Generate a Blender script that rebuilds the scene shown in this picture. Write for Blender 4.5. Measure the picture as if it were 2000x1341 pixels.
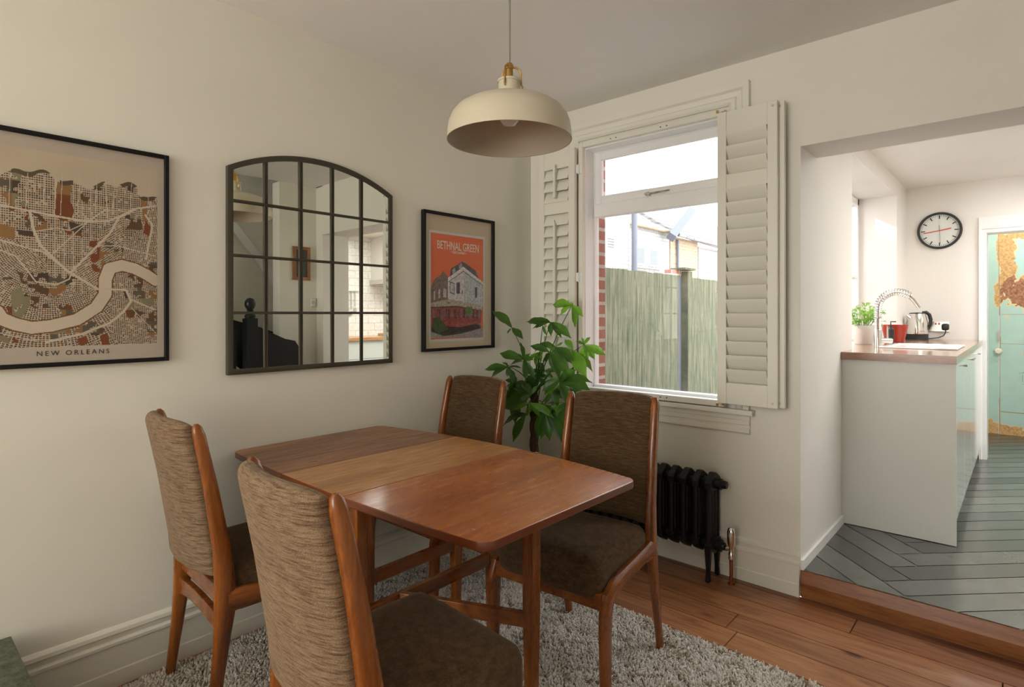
import bpy, bmesh, math, random
import numpy as np
from mathutils import Vector, Matrix
random.seed(7); rng = np.random.default_rng(11)
PI = math.pi
for o in list(bpy.data.objects): bpy.data.objects.remove(o)
S = bpy.context.scene; C = S.collection

# ------------------------------------------------------------------ camera, sky, sun, exposure
cam = bpy.data.cameras.new('camera'); cam.sensor_width = 36; cam.lens = 1127/2000*36
cam.shift_y = -57.5/2000; cam.clip_start = .02; cam.clip_end = 200
camo = bpy.data.objects.new('camera', cam); C.objects.link(camo)
camo.location = (2.356, -2.836, 1.285); camo.rotation_euler = (PI/2, 0, math.radians(41.6)); S.camera = camo
S.view_settings.view_transform = 'Standard'; S.view_settings.look = 'None'
S.view_settings.exposure = 0.42; S.view_settings.gamma = 1; S.view_settings.use_curve_mapping = False
W = bpy.data.worlds.new('sky'); S.world = W; W.use_nodes = True
bg = W.node_tree.nodes['Background']
tc = W.node_tree.nodes.new('ShaderNodeTexCoord'); sx = W.node_tree.nodes.new('ShaderNodeSeparateXYZ'); rp = W.node_tree.nodes.new('ShaderNodeValToRGB')
W.node_tree.links.new(tc.outputs['Generated'], sx.inputs[0]); W.node_tree.links.new(sx.outputs[2], rp.inputs[0]); W.node_tree.links.new(rp.outputs[0], bg.inputs[0])
rp.color_ramp.elements[0].color = (1, .98, .95, 1); rp.color_ramp.elements[1].color = (.70, .82, 1, 1)
bg.inputs[1].default_value = 4.0
def light(kind, name, loc, rot, energy, color=(1, 1, 1), size=None, sizey=None):
    l = bpy.data.lights.new(name, kind); l.energy = energy; l.color = color
    if size and kind == 'AREA':
        l.shape = 'RECTANGLE'; l.size = size; l.size_y = sizey or size
    o = bpy.data.objects.new(name, l); C.objects.link(o); o.location = loc; o.rotation_euler = rot; return o
sun = light('SUN', 'sun', (0, 0, 10), (0, 0, 0), 3.4, (1, .93, .82)); sun.data.angle = math.radians(.6)
sun.rotation_euler = Vector((.80, .30, -.52)).to_track_quat('-Z', 'Y').to_euler()
# added area lights, out of view, that fill dining room, kitchen, passage and stairs
light('AREA', 'fill_rear_window', (1.15, -5.95, 1.55), (PI/2+.48, 0, 0), 34, (1, .962, .87), 2.0, 1.7)  # added fill at an assumed window behind the camera, tilted up to the ceiling
light('AREA', 'fill_kitchen_ceiling', (3.1, 1.75, 2.33), (0, 0, 0), 42, (1, .99, .96), 1.0, 1.9)  # added panel under the closed kitchen ceiling, brightens kitchen and opening
light('AREA', 'fill_passage_ceiling', (2.5, 3.9, 2.28), (0, 0, 0), 7, (1, .99, .97), .7, 1.0)  # added panel under the closed passage roof, brightens the far door
light('AREA', 'fill_stairwell', (2.85, -1.2, 4.1), (0, 0, 0), 5, (.95, .97, 1), .6, .8)  # added panel below the stair ceiling, keeps the mirrored stairs from going dark

# ------------------------------------------------------------------ materials
def mat(name, color, rough=.6, metal=0, spec=.5, coat=0, emis=None):
    m = bpy.data.materials.new(name); m.use_nodes = True; b = m.node_tree.nodes['Principled BSDF']
    b.inputs['Base Color'].default_value = (*color, 1); b.inputs['Roughness'].default_value = rough
    b.inputs['Metallic'].default_value = metal; b.inputs['Specular IOR Level'].default_value = spec
    if coat: b.inputs['Coat Weight'].default_value = coat; b.inputs['Coat Roughness'].default_value = .15
    return m
def N(m, t, **k):
    n = m.node_tree.nodes.new(t)
    for a, v in k.items(): setattr(n, a, v)
    return n
def L(m, a, b): m.node_tree.links.new(a, b)
def bsdf(m): return m.node_tree.nodes['Principled BSDF']
def coords(m, scale=(1, 1, 1), kind='Object', rot=(0, 0, 0)):
    t = N(m, 'ShaderNodeTexCoord'); mp = N(m, 'ShaderNodeMapping')
    mp.inputs['Scale'].default_value = scale; mp.inputs['Rotation'].default_value = rot
    L(m, t.outputs[kind], mp.inputs[0]); return mp.outputs[0]
def noise(m, vec, scale, detail=3, rough=.55, dist=0):
    n = N(m, 'ShaderNodeTexNoise'); n.inputs['Scale'].default_value = scale; n.inputs['Detail'].default_value = detail
    n.inputs['Roughness'].default_value = rough; n.inputs['Distortion'].default_value = dist
    if vec is not None: L(m, vec, n.inputs['Vector'])
    return n.outputs[0]
def ramp(m, f, stops):
    r = N(m, 'ShaderNodeValToRGB'); e = r.color_ramp.elements
    while len(e) < len(stops): e.new(.5)
    for i, (p, c) in enumerate(stops): e[i].position = p; e[i].color = (*c, 1)
    L(m, f, r.inputs[0]); return r.outputs[0]
def bump(m, f, strength=.2, dist=.002):
    b = N(m, 'ShaderNodeBump'); b.inputs['Strength'].default_value = strength; b.inputs['Distance'].default_value = dist
    L(m, f, b.inputs['Height']); L(m, b.outputs[0], bsdf(m).inputs['Normal'])
def mixc(m, f, a, b, mode='MIX'):
    x = N(m, 'ShaderNodeMix', data_type='RGBA', blend_type=mode)
    if isinstance(f, (int, float)): x.inputs[0].default_value = f
    else: L(m, f, x.inputs[0])
    for i, s in ((6, a), (7, b)):
        if isinstance(s, tuple): x.inputs[i].default_value = (*s, 1)
        else: L(m, s, x.inputs[i])
    return x.outputs[2]
def paint(name, c, rough=.6, var=.04, bs=.05):
    m = mat(name, c, rough, spec=.35)
    f = noise(m, coords(m), 2.2, 4)
    L(m, ramp(m, f, [(.3, tuple(v*(1-var) for v in c)), (.7, tuple(min(1, v*(1+var)) for v in c))]), bsdf(m).inputs['Base Color'])
    bump(m, noise(m, coords(m), 90, 3), bs, .002); return m
def wood(name, dark, mid, lite, scale=(1, 1, 1), rough=.35, coat=.3, sc=6.0, fine=70.0):
    m = mat(name, mid, rough, coat=coat, spec=.4)
    v = coords(m, scale); a = noise(m, v, sc, 5, .6, .6); b = noise(m, v, fine, 3, .6)
    c1 = ramp(m, a, [(.28, dark), (.5, mid), (.74, lite)])
    c2 = ramp(m, b, [(.35, (.62, .62, .62)), (.65, (1.12, 1.12, 1.12))])
    L(m, mixc(m, .55, c1, c2, 'MULTIPLY'), bsdf(m).inputs['Base Color'])
    L(m, ramp(m, b, [(.3, (rough+.12,)*3), (.7, (rough-.05,)*3)]), bsdf(m).inputs['Roughness'])
    bump(m, b, .08, .001); return m
def attr_mat(name, rough=.7, attr='paint', spec=.3):
    m = mat(name, (.5, .5, .5), rough, spec=spec); a = N(m, 'ShaderNodeAttribute', attribute_name=attr)
    L(m, a.outputs['Color'], bsdf(m).inputs['Base Color']); return m
def glass_mat(name, refl=1.45, tint=(1, 1, 1), rough=0.0):
    m = bpy.data.materials.new(name); m.use_nodes = True; nt = m.node_tree; nt.nodes.clear()
    o = nt.nodes.new('ShaderNodeOutputMaterial'); mx = nt.nodes.new('ShaderNodeMixShader'); f = nt.nodes.new('ShaderNodeFresnel')
    t = nt.nodes.new('ShaderNodeBsdfTransparent'); g = nt.nodes.new('ShaderNodeBsdfGlossy')
    f.inputs[0].default_value = refl; t.inputs[0].default_value = (*tint, 1); g.inputs['Roughness'].default_value = rough
    ge = nt.nodes.new('ShaderNodeNewGeometry'); iv = nt.nodes.new('ShaderNodeMath'); iv.operation = 'SUBTRACT'; iv.inputs[0].default_value = 1; mu = nt.nodes.new('ShaderNodeMath'); mu.operation = 'MULTIPLY'
    nt.links.new(ge.outputs['Backfacing'], iv.inputs[1]); nt.links.new(iv.outputs[0], mu.inputs[0]); nt.links.new(f.outputs[0], mu.inputs[1]); nt.links.new(mu.outputs[0], mx.inputs[0]); nt.links.new(t.outputs[0], mx.inputs[1]); nt.links.new(g.outputs[0], mx.inputs[2]); nt.links.new(mx.outputs[0], o.inputs[0])
    return m
M = {}
M['wall'] = paint('wall_paint', (.79, .765, .672), .55, .02, .05)
M['ceil'] = paint('ceiling_paint', (.91, .895, .86), .7, .02, .05)
M['kwall'] = paint('kitchen_paint', (.86, .83, .78), .6, .015, .04)
M['trim'] = paint('trim_gloss_paint', (.80, .78, .69), .35, .015, .03)
M['wtrim'] = paint('white_trim_paint', (.88, .88, .86), .35, .015, .03)
M['shut'] = paint('shutter_paint', (.79, .77, .67), .4, .01, .02)
M['teak'] = wood('teak', (.075, .017, .003), (.225, .062, .008), (.38, .125, .020), (6, 6, .8), .26, .45, 3.2, 26)
M['teak_y'] = wood('teak_rail', (.075, .017, .003), (.215, .058, .008), (.35, .112, .020), (6, .9, 6), .27, .45, 3.0, 26)
M['tt_l'] = wood('tabletop_dark_leaf', (.13, .042, .012), (.245, .085, .025), (.36, .145, .045), (5, .55, 1), .32, .2, 1.5, 14)
M['tt_c'] = wood('tabletop_light_leaf', (.30, .125, .034), (.44, .20, .060), (.54, .28, .10), (6, .6, 1), .33, .25, 1.6, 16)
M['tt_r'] = wood('tabletop_red_leaf', (.27, .068, .012), (.41, .122, .022), (.50, .170, .036), (5, .5, 1), .27, .30, 1.4, 13)
M['edge'] = mat('tabletop_edge', (.15, .036, .010), .35, coat=.3)
M['black_frame'] = mat('black_frame', (.006, .006, .006), .6, spec=.25)
M['mirror_frame'] = paint('mirror_frame_metal', (.055, .047, .032), .5, .15, .1)
M['paper'] = mat('print_paper', (.50, .43, .34), .8)
M['brass'] = mat('brass', (.55, .33, .10), .3, 1)
M['chrome'] = mat('chrome', (.75, .73, .70), .12, 1)
M['steel'] = mat('brushed_steel', (.62, .59, .55), .28, 1)
M['copper'] = mat('copper_pipe', (.40, .17, .08), .3, 1)
M['cast'] = paint('cast_iron_black', (.007, .007, .008), .42, .2, .2)
M['blk'] = mat('black_plastic', (.02, .02, .02), .45)
M['black_paint'] = paint('black_gloss_paint', (.012, .014, .016), .35, .1, .05)
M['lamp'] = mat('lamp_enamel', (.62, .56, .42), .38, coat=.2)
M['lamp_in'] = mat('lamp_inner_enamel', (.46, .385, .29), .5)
M['bulb'] = mat('bulb_glass', (.75, .72, .72), .12, coat=.5)
M['white_cer'] = mat('white_ceramic', (.84, .83, .80), .15, coat=.5)
M['pot'] = mat('pot_ceramic', (.60, .57, .52), .5)
M['red'] = mat('red_enamel', (.42, .035, .02), .3, coat=.4)
M['cab'] = mat('gloss_cabinet_white', (.70, .71, .67), .08, spec=.5, coat=.4)
M['cabend'] = mat('cabinet_end_panel', (.66, .66, .61), .25, spec=.4)
M['ivory'] = mat('ivory_ceramic', (.80, .74, .58), .25)
M['soil'] = paint('soil', (.05, .03, .02), .9, .3, .6)
M['walnut'] = wood('worktop_wood', (.17, .065, .028), (.29, .125, .06), (.42, .20, .10), (.8, 6, 6), .16, .9, 3, 30)
M['oakf'] = wood('oak_picture_frame', (.22, .09, .03), (.34, .15, .055), (.45, .22, .09), (4, 4, 1), .4, .2)
M['glass'] = glass_mat('window_glass', 1.35)
M['picglass'] = glass_mat('picture_glass', 1.40)
M['matglass'] = glass_mat('low_sheen_glass', 1.18, rough=.05)
M['mirror'] = mat('mirror_silver', (.88, .90, .85), .0, 1)
M['gap'] = mat('dark_gap', (.012, .008, .006), .9)
# fabric
def fabric(name, a, b, c, vec=(14, 14, 150), rough=.95):
    m = mat(name, b, rough, spec=.1); v = coords(m, vec)
    s = noise(m, v, 1.0, 4, .7); f = noise(m, coords(m, (1, 1, 1)), 480, 2)
    c1 = ramp(m, s, [(.34, a), (.5, b), (.66, c)]); c2 = ramp(m, f, [(.35, (.55,)*3), (.65, (1.3,)*3)])
    L(m, mixc(m, .7, c1, c2, 'MULTIPLY'), bsdf(m).inputs['Base Color'])
    bsdf(m).inputs['Sheen Weight'].default_value = .25; bsdf(m).inputs['Sheen Tint'].default_value = (.7, .55, .42, 1)
    bump(m, mixc(m, .5, s, f), .7, .0015); return m
M['back_fab'] = fabric('tweed_back_fabric', (.085, .048, .024), (.205, .136, .080), (.28, .195, .122), (20, 20, 300))
M['front_fab'] = fabric('dark_woven_front_fabric', (.050, .028, .013), (.088, .052, .025), (.135, .085, .043), (20, 20, 330))
M['seat_fab'] = fabric('woven_seat_fabric', (.052, .029, .014), (.076, .044, .022), (.105, .063, .032), (40, 40, 80))
# floor boards
m = M['boards'] = mat('pine_floor_boards', (.3, .13, .05), .35, coat=.25, spec=.4)
a = N(m, 'ShaderNodeAttribute', attribute_name='rnd'); v = coords(m, (1.0, 9, 1))
vm = N(m, 'ShaderNodeVectorMath', operation='ADD'); L(m, v, vm.inputs[0]); L(m, a.outputs['Vector'], vm.inputs[1])
g1 = noise(m, vm.outputs[0], 2.2, 6, .62, 1.2); g2 = noise(m, vm.outputs[0], 22, 3)
c1 = ramp(m, g1, [(.26, (.16, .055, .020)), (.48, (.34, .135, .052)), (.72, (.46, .225, .100))])
a2 = N(m, 'ShaderNodeAttribute', attribute_name='tone'); c2 = ramp(m, a2.outputs['Fac'], [(0, (.62, .52, .44)), (.5, (.95, .95, .95)), (1, (1.25, 1.30, 1.30))])
k1 = N(m, 'ShaderNodeTexVoronoi'); k1.inputs['Scale'].default_value = 1.0; L(m, coords(m, (2.3, 6.0, 1)), k1.inputs['Vector'])
kn = ramp(m, k1.outputs['Distance'], [(.04, (.22, .13, .08)), (.12, (1, 1, 1))])
x = mixc(m, 1, mixc(m, 1, c1, c2, 'MULTIPLY'), kn, 'MULTIPLY')
L(m, mixc(m, .4, x, ramp(m, g2, [(.3, (.7,)*3), (.7, (1.1,)*3)]), 'MULTIPLY'), bsdf(m).inputs['Base Color'])
L(m, ramp(m, g1, [(.3, (.48,)*3), (.7, (.30,)*3)]), bsdf(m).inputs['Roughness']); bump(m, g2, .12, .001)
# slate
m = M['slate'] = mat('slate_tiles', (.08, .085, .08), .3, spec=.5)
a = N(m, 'ShaderNodeAttribute', attribute_name='rnd'); v = coords(m, (1, 1, 1))
vm = N(m, 'ShaderNodeVectorMath', operation='ADD'); L(m, v, vm.inputs[0]); L(m, a.outputs['Vector'], vm.inputs[1])
g1 = noise(m, vm.outputs[0], 5, 5, .6, .8)
a2 = N(m, 'ShaderNodeAttribute', attribute_name='tone')
L(m, mixc(m, 1, ramp(m, g1, [(.3, (.075, .078, .070)), (.7, (.105, .11, .098))]), ramp(m, a2.outputs['Fac'], [(0, (.5,)*3), (1, (1.4,)*3)]), 'MULTIPLY'), bsdf(m).inputs['Base Color'])
bsdf(m).inputs['Specular IOR Level'].default_value = .8
L(m, ramp(m, g1, [(.3, (.27,)*3), (.7, (.23,)*3)]), bsdf(m).inputs['Roughness']); bump(m, g1, .02, .003)
M['grout'] = mat('grout', (.16, .14, .10), .9)
# step timber with knots
m = M['step'] = wood('step_timber', (.10, .030, .008), (.27, .095, .025), (.38, .15, .045), (.8, 8, 8), .3, .3, 2.5, 20)
# brick
def brick(name, c1, c2, mort, sc=1.0, rot=(PI/2, 0, 0)):
    m = mat(name, c1, .9, spec=.2); b = N(m, 'ShaderNodeTexBrick'); b.inputs['Scale'].default_value = 1
    b.inputs['Brick Width'].default_value = .225*sc; b.inputs['Row Height'].default_value = .075*sc; b.inputs['Mortar Size'].default_value = .011*sc
    b.inputs['Color1'].default_value = (*c1, 1); b.inputs['Color2'].default_value = (*c2, 1); b.inputs['Mortar'].default_value = (*mort, 1)
    L(m, coords(m, (1, 1, 1), 'Object', rot), b.inputs['Vector'])
    L(m, mixc(m, .5, b.outputs[0], ramp(m, noise(m, coords(m), 25, 3), [(.3, (.75,)*3), (.7, (1.2,)*3)]), 'MULTIPLY'), bsdf(m).inputs['Base Color'])
    bump(m, b.outputs['Fac'], -.4, .004); return m
RX = (PI/2, 0, PI/2)
def brick_x(*a, **k): return brick(*a, rot=(0, PI/2, PI/2), **k)
M['brick'] = brick_x('red_brick', (.42, .19, .14), (.36, .155, .115), (.52, .48, .42))
M['wbrick'] = brick_x('white_painted_brick', (.52, .50, .48), (.46, .44, .42), (.34, .33, .31))
M['ybrick'] = brick_x('london_stock_brick', (.50, .36, .22), (.42, .28, .17), (.42, .38, .32))
M['rooft'] = brick_x('pale_roof_tiles', (.32, .30, .28), (.26, .24, .23), (.17, .16, .15), sc=1.8)
M['pvc'] = mat('white_plastic', (.85, .85, .85), .4)
M['pipe'] = mat('grey_pipe', (.16, .17, .20), .5)
M['far_glass'] = mat('far_window_glass', (.12, .14, .15), .15)
M['pave'] = paint('paving', (.46, .45, .42), .9, .1, .3)
m = M['fence'] = mat('weathered_fence', (.2, .2, .15), .9, spec=.15)
v = coords(m, (1, 10, .9)); g1 = noise(m, v, 2.2, 6, .65, .5); g2 = noise(m, coords(m, (1, 30, 2)), 4, 4)
c1 = ramp(m, g1, [(.30, (.075, .092, .052)), (.5, (.148, .152, .096)), (.70, (.24, .215, .148))])
L(m, mixc(m, .5, c1, ramp(m, g2, [(.3, (.6,)*3), (.7, (1.25,)*3)]), 'MULTIPLY'), bsdf(m).inputs['Base Color']); bump(m, g2, .3, .003)
# leaves
def leafmat(name, a, b, tr):
    m = mat(name, a, .35, spec=.45); b_ = bsdf(m)
    t = N(m, 'ShaderNodeBsdfTranslucent'); t.inputs[0].default_value = (*tr, 1)
    mx = N(m, 'ShaderNodeMixShader'); mx.inputs[0].default_value = .38
    L(m, ramp(m, noise(m, coords(m), 14, 2), [(.35, a), (.65, b)]), b_.inputs['Base Color'])
    out = m.node_tree.nodes['Material Output']; L(m, b_.outputs[0], mx.inputs[1]); L(m, t.outputs[0], mx.inputs[2]); L(m, mx.outputs[0], out.inputs[0]); return m
M['leaf'] = leafmat('dark_green_leaf', (.028, .085, .016), (.060, .150, .028), (.13, .30, .02))
M['leaf2'] = leafmat('young_green_leaf', (.075, .20, .020), (.12, .28, .03), (.22, .48, .03))
M['basil'] = leafmat('basil_leaf', (.16, .34, .05), (.28, .50, .09), (.35, .60, .08))
M['bark'] = wood('bark', (.05, .025, .014), (.09, .05, .03), (.15, .09, .05), (3, 3, 1), .8, 0)
m = M['marble'] = paint('green_worn_paint', (.14, .17, .125), .5, .3, .3)
L(m, ramp(m, noise(m, coords(m), 55, 5, .7), [(.32, (.03, .035, .02)), (.5, (.075, .09, .06)), (.72, (.15, .15, .105))]), bsdf(m).inputs['Base Color'])
m = M['tile'] = brick('metro_tiles', (.84, .83, .80), (.82, .81, .78), (.55, .52, .48), rot=(0, PI/2, PI/2)); bsdf(m).inputs['Roughness'].default_value = .12
for n in m.node_tree.nodes:
    if n.type == 'TEX_BRICK': n.inputs['Brick Width'].default_value = .2; n.inputs['Row Height'].default_value = .1; n.inputs['Mortar Size'].default_value = .003
m = M['cord'] = mat('woven_flex', (.4, .4, .35), .8)
w = N(m, 'ShaderNodeTexWave'); w.wave_type = 'BANDS'; w.bands_direction = 'DIAGONAL'; w.inputs['Scale'].default_value = 120; L(m, coords(m), w.inputs['Vector'])
L(m, ramp(m, w.outputs['Fac'], [(.4, (.03, .03, .025)), (.6, (.55, .52, .42))]), bsdf(m).inputs['Base Color'])

# ------------------------------------------------------------------ mesh helpers
class B:
    def __init__(s): s.b = bmesh.new(); s.bev = False
    def box(s, x0, x1, y0, y1, z0, z1):
        v = [s.b.verts.new(p) for p in ((x0,y0,z0),(x1,y0,z0),(x1,y1,z0),(x0,y1,z0),(x0,y0,z1),(x1,y0,z1),(x1,y1,z1),(x0,y1,z1))]
        for f in ((3,2,1,0),(4,5,6,7),(0,1,5,4),(1,2,6,5),(2,3,7,6),(3,0,4,7)): s.b.faces.new([v[i] for i in f])
        return s
    def rings(s, rings, close=True, caps=True):
        R = [[s.b.verts.new(p) for p in r] for r in rings]; n = len(R[0])
        for a, b in zip(R, R[1:]):
            for i in range(n if close else n-1):
                j = (i+1) % n; s.b.faces.new((a[i], a[j], b[j], b[i]))
        if caps:
            try: s.b.faces.new(R[0][::-1]); s.b.faces.new(R[-1])
            except ValueError: pass
        return s
    def tube(s, pts, r, n=8):
        pts = [Vector(p) for p in pts]; rs = r if isinstance(r, (list, tuple)) else [r]*len(pts); out = []; up = None
        for i, p in enumerate(pts):
            d = (pts[min(i+1, len(pts)-1)]-pts[max(i-1, 0)]).normalized()
            if up is None: up = Vector((0, 0, 1)) if abs(d.z) < .9 else Vector((1, 0, 0))
            a = d.cross(up).normalized(); b = a.cross(d).normalized(); up = b
            out.append([p+(a*math.cos(t)+b*math.sin(t))*rs[i] for t in (2*PI*k/n for k in range(n))])
        return s.rings(out)
    def lathe(s, prof, c=(0, 0, 0), n=32, axis='z', caps=True):
        out = []
        for r, h in prof:
            ring = []
            for k in range(n):
                t = 2*PI*k/n; a, b = r*math.cos(t), r*math.sin(t)
                p = {'z': (a, b, h), 'y': (a, h, b), 'x': (h, a, b)}[axis]
                ring.append((p[0]+c[0], p[1]+c[1], p[2]+c[2]))
            out.append(ring)
        return s.rings(out, caps=caps)
    def prism(s, outline, axis, a, b):
        f = {'x': lambda u, v, t: (t, u, v), 'y': lambda u, v, t: (u, t, v), 'z': lambda u, v, t: (u, v, t)}[axis]
        return s.rings([[f(u, v, a) for u, v in outline], [f(u, v, b) for u, v in outline]])
    def bevel(s, w, seg=2, ang=.5):
        s.b.normal_update(); s.bev = True
        es = [e for e in s.b.edges if len(e.link_faces) == 2 and e.calc_face_angle(0) > ang]
        bmesh.ops.bevel(s.b, geom=es, offset=w, segments=seg, affect='EDGES', profile=.6, clamp_overlap=True); return s
def worldloc(o):
    v = Vector((0, 0, 0))
    while o: v += Vector(o.location); o = o.parent
    return v
def part(name, bb, m, parent=None, smooth=True, ang=40, world=True):
    b = bb.b if isinstance(bb, B) else bb
    bmesh.ops.recalc_face_normals(b, faces=b.faces)
    if parent is not None and world: bmesh.ops.translate(b, verts=b.verts, vec=-worldloc(parent))
    me = bpy.data.meshes.new(name); b.to_mesh(me); b.free()
    if smooth:
        me.shade_smooth(); me.set_sharp_from_angle(angle=math.radians(ang))
        if isinstance(bb, B) and bb.bev:
            for p in me.polygons:
                if p.area > 3e-4 or len(p.vertices) > 8: p.use_smooth = False
    me.materials.append(m); o = bpy.data.objects.new(name, me); C.objects.link(o)
    if parent is not None: o.parent = parent
    return o
def tag(o, label=None, cat=None, group=None, kind=None):
    if label: o['label'] = label
    if cat: o['category'] = cat
    if group: o['group'] = group
    if kind: o['kind'] = kind
    return o
def thing(name, loc, label, cat, group=None, rz=0):
    o = bpy.data.objects.new(name, None); o.empty_display_size = .05; C.objects.link(o); o.location = loc; o.rotation_euler = (0, 0, rz)
    return tag(o, label, cat, group)
def struct(name, bb, m, smooth=False): return tag(part(name, bb, m, None, smooth), kind='structure')
def copy_tree(o, parent=None):
    c = o.copy(); C.objects.link(c)
    if parent: c.parent = parent
    for ch in [x for x in bpy.data.objects if x.parent == o]: copy_tree(ch, c)
    return c
def text_mesh(name, body, size, m, parent, origin, xdir, updir, align='CENTER', space=1.0, width=None, off=.0):
    cu = bpy.data.curves.new(name, 'FONT'); cu.body = body; cu.size = size; cu.align_x = align; cu.space_character = space; cu.extrude = .0003; cu.offset = off
    t = bpy.data.objects.new(name, cu); C.objects.link(t)
    dg = bpy.context.evaluated_depsgraph_get(); me = bpy.data.meshes.new_from_object(t.evaluated_get(dg)); bpy.data.objects.remove(t)
    X = Vector(xdir).normalized(); U = Vector(updir).normalized(); Z = X.cross(U)
    if width:
        xs = [v.co.x for v in me.vertices]; k = width/(max(xs)-min(xs))
        for v in me.vertices: v.co.x *= k
    mt = Matrix((X, U, Z)).transposed().to_4x4(); mt.translation = Vector(origin)-worldloc(parent)
    me.transform(mt); me.materials.clear(); me.materials.append(m); me.name = name
    o = bpy.data.objects.new(name, me); C.objects.link(o); o.parent = parent; return o
def rounded_box(x0, x1, y0, y1, z0, z1, r, n=10, dome=0, taper=1.0):
    b = bmesh.new(); bmesh.ops.create_cube(b, size=2); bmesh.ops.subdivide_edges(b, edges=b.edges[:], cuts=n, use_grid_fill=True)
    hx, hy, hz = (x1-x0)/2, (y1-y0)/2, (z1-z0)/2; c = Vector(((x0+x1)/2, (y0+y1)/2, (z0+z1)/2))
    for v in b.verts:
        p = Vector((math.copysign(abs(v.co.x)**.75, v.co.x)*hx, math.copysign(abs(v.co.y)**.75, v.co.y)*hy, math.copysign(abs(v.co.z)**.75, v.co.z)*hz))
        q = Vector((max(-hx+r, min(hx-r, p.x)), max(-hy+r, min(hy-r, p.y)), max(-hz+r, min(hz-r, p.z))))
        d = p-q; p = q+d.normalized()*r if d.length > 1e-6 else p
        if p.z > 0: p.z += dome*(1-(p.x/hx)**2)*(1-(p.y/hy)**2)
        p.x *= 1+(taper-1)*(.5-p.y/hy/2)
        v.co = p+c
    return b
def loft(path, n=12, ex=3.2):
    # path: list of (centre, half-width x, half-thickness along normal, normal vector)
    out = []
    for c, hx, ht, nv in path:
        c = Vector(c); nv = Vector(nv).normalized(); ring = []
        for k in range(n):
            t = 2*PI*(k+.5)/n; cs, sn = math.cos(t), math.sin(t)
            ring.append(c+Vector((math.copysign(abs(cs)**(2/ex), cs)*hx, 0, 0))+nv*math.copysign(abs(sn)**(2/ex), sn)*ht)
        out.append(ring)
    return B().rings(out)

# ------------------------------------------------------------------ painted panels (face colours)
class Canvas:
    def __init__(s, nx, ny, w, h, base):
        s.nx, s.ny = nx, ny; u = (np.arange(nx)+.5)/nx*w; v = (np.arange(ny)+.5)/ny*h; s.U, s.V = np.meshgrid(u, v); s.w, s.h = w, h
        s.c = np.zeros((ny, nx, 3)); s.c[:] = base
    def poly(s, pts):
        ins = np.zeros(s.U.shape, bool); n = len(pts)
        for i in range(n):
            x0, y0 = pts[i]; x1, y1 = pts[(i+1) % n]
            if y0 == y1: continue
            cnd = ((y0 > s.V) != (y1 > s.V)) & (s.U < (x1-x0)*(s.V-y0)/(y1-y0)+x0); ins ^= cnd
        return ins
    def fill(s, pts, col): s.c[s.poly(pts)] = col
    def dist(s, pts):
        d = np.full(s.U.shape, 1e9)
        for (x0, y0), (x1, y1) in zip(pts, pts[1:]):
            dx, dy = x1-x0, y1-y0; t = np.clip(((s.U-x0)*dx+(s.V-y0)*dy)/(dx*dx+dy*dy+1e-12), 0, 1)
            d = np.minimum(d, np.hypot(s.U-x0-t*dx, s.V-y0-t*dy))
        return d
    def line(s, pts, w, col): s.c[s.dist(pts) < w/2] = col
    def noise(s, cell, seed=0):
        r = np.random.default_rng(seed); gx = int(s.w/cell)+3; gy = int(s.h/cell)+3; g = r.random((gy, gx))
        x = s.U/cell; y = s.V/cell; i = x.astype(int); j = y.astype(int); fx = x-i; fy = y-j; fx = fx*fx*(3-2*fx); fy = fy*fy*(3-2*fy)
        return (g[j, i]*(1-fx)+g[j, i+1]*fx)*(1-fy)+(g[j+1, i]*(1-fx)+g[j+1, i+1]*fx)*fy
    def mesh(s, name, m, parent, origin, xdir, updir):
        nx, ny = s.nx, s.ny; X = Vector(xdir)*(s.w/nx); U = Vector(updir)*(s.h/ny); o = Vector(origin)-(worldloc(parent) if parent else Vector())
        gi, gj = np.meshgrid(np.arange(nx+1), np.arange(ny+1)); co = np.array(o)[None, None]+gi[..., None]*np.array(X)+gj[..., None]*np.array(U)
        vid = np.arange((nx+1)*(ny+1)).reshape(ny+1, nx+1)
        f = np.stack([vid[:-1, :-1], vid[:-1, 1:], vid[1:, 1:], vid[1:, :-1]], -1).reshape(-1, 4)
        me = bpy.data.meshes.new(name); me.vertices.add(len(co.reshape(-1, 3))); me.vertices.foreach_set('co', co.ravel())
        me.loops.add(f.size); me.loops.foreach_set('vertex_index', f.ravel()); me.polygons.add(len(f)); me.polygons.foreach_set('loop_start', np.arange(0, f.size, 4)); me.update(calc_edges=True)
        a = me.attributes.new('paint', 'FLOAT_COLOR', 'FACE'); a.data.foreach_set('color', np.concatenate([s.c, np.ones((ny, nx, 1))], -1).ravel().astype('f'))
        me.materials.append(m); ob = bpy.data.objects.new(name, me); C.objects.link(ob)
        if parent: ob.parent = parent
        return ob

# ================================================================== SETTING
CEIL = 2.507
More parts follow.
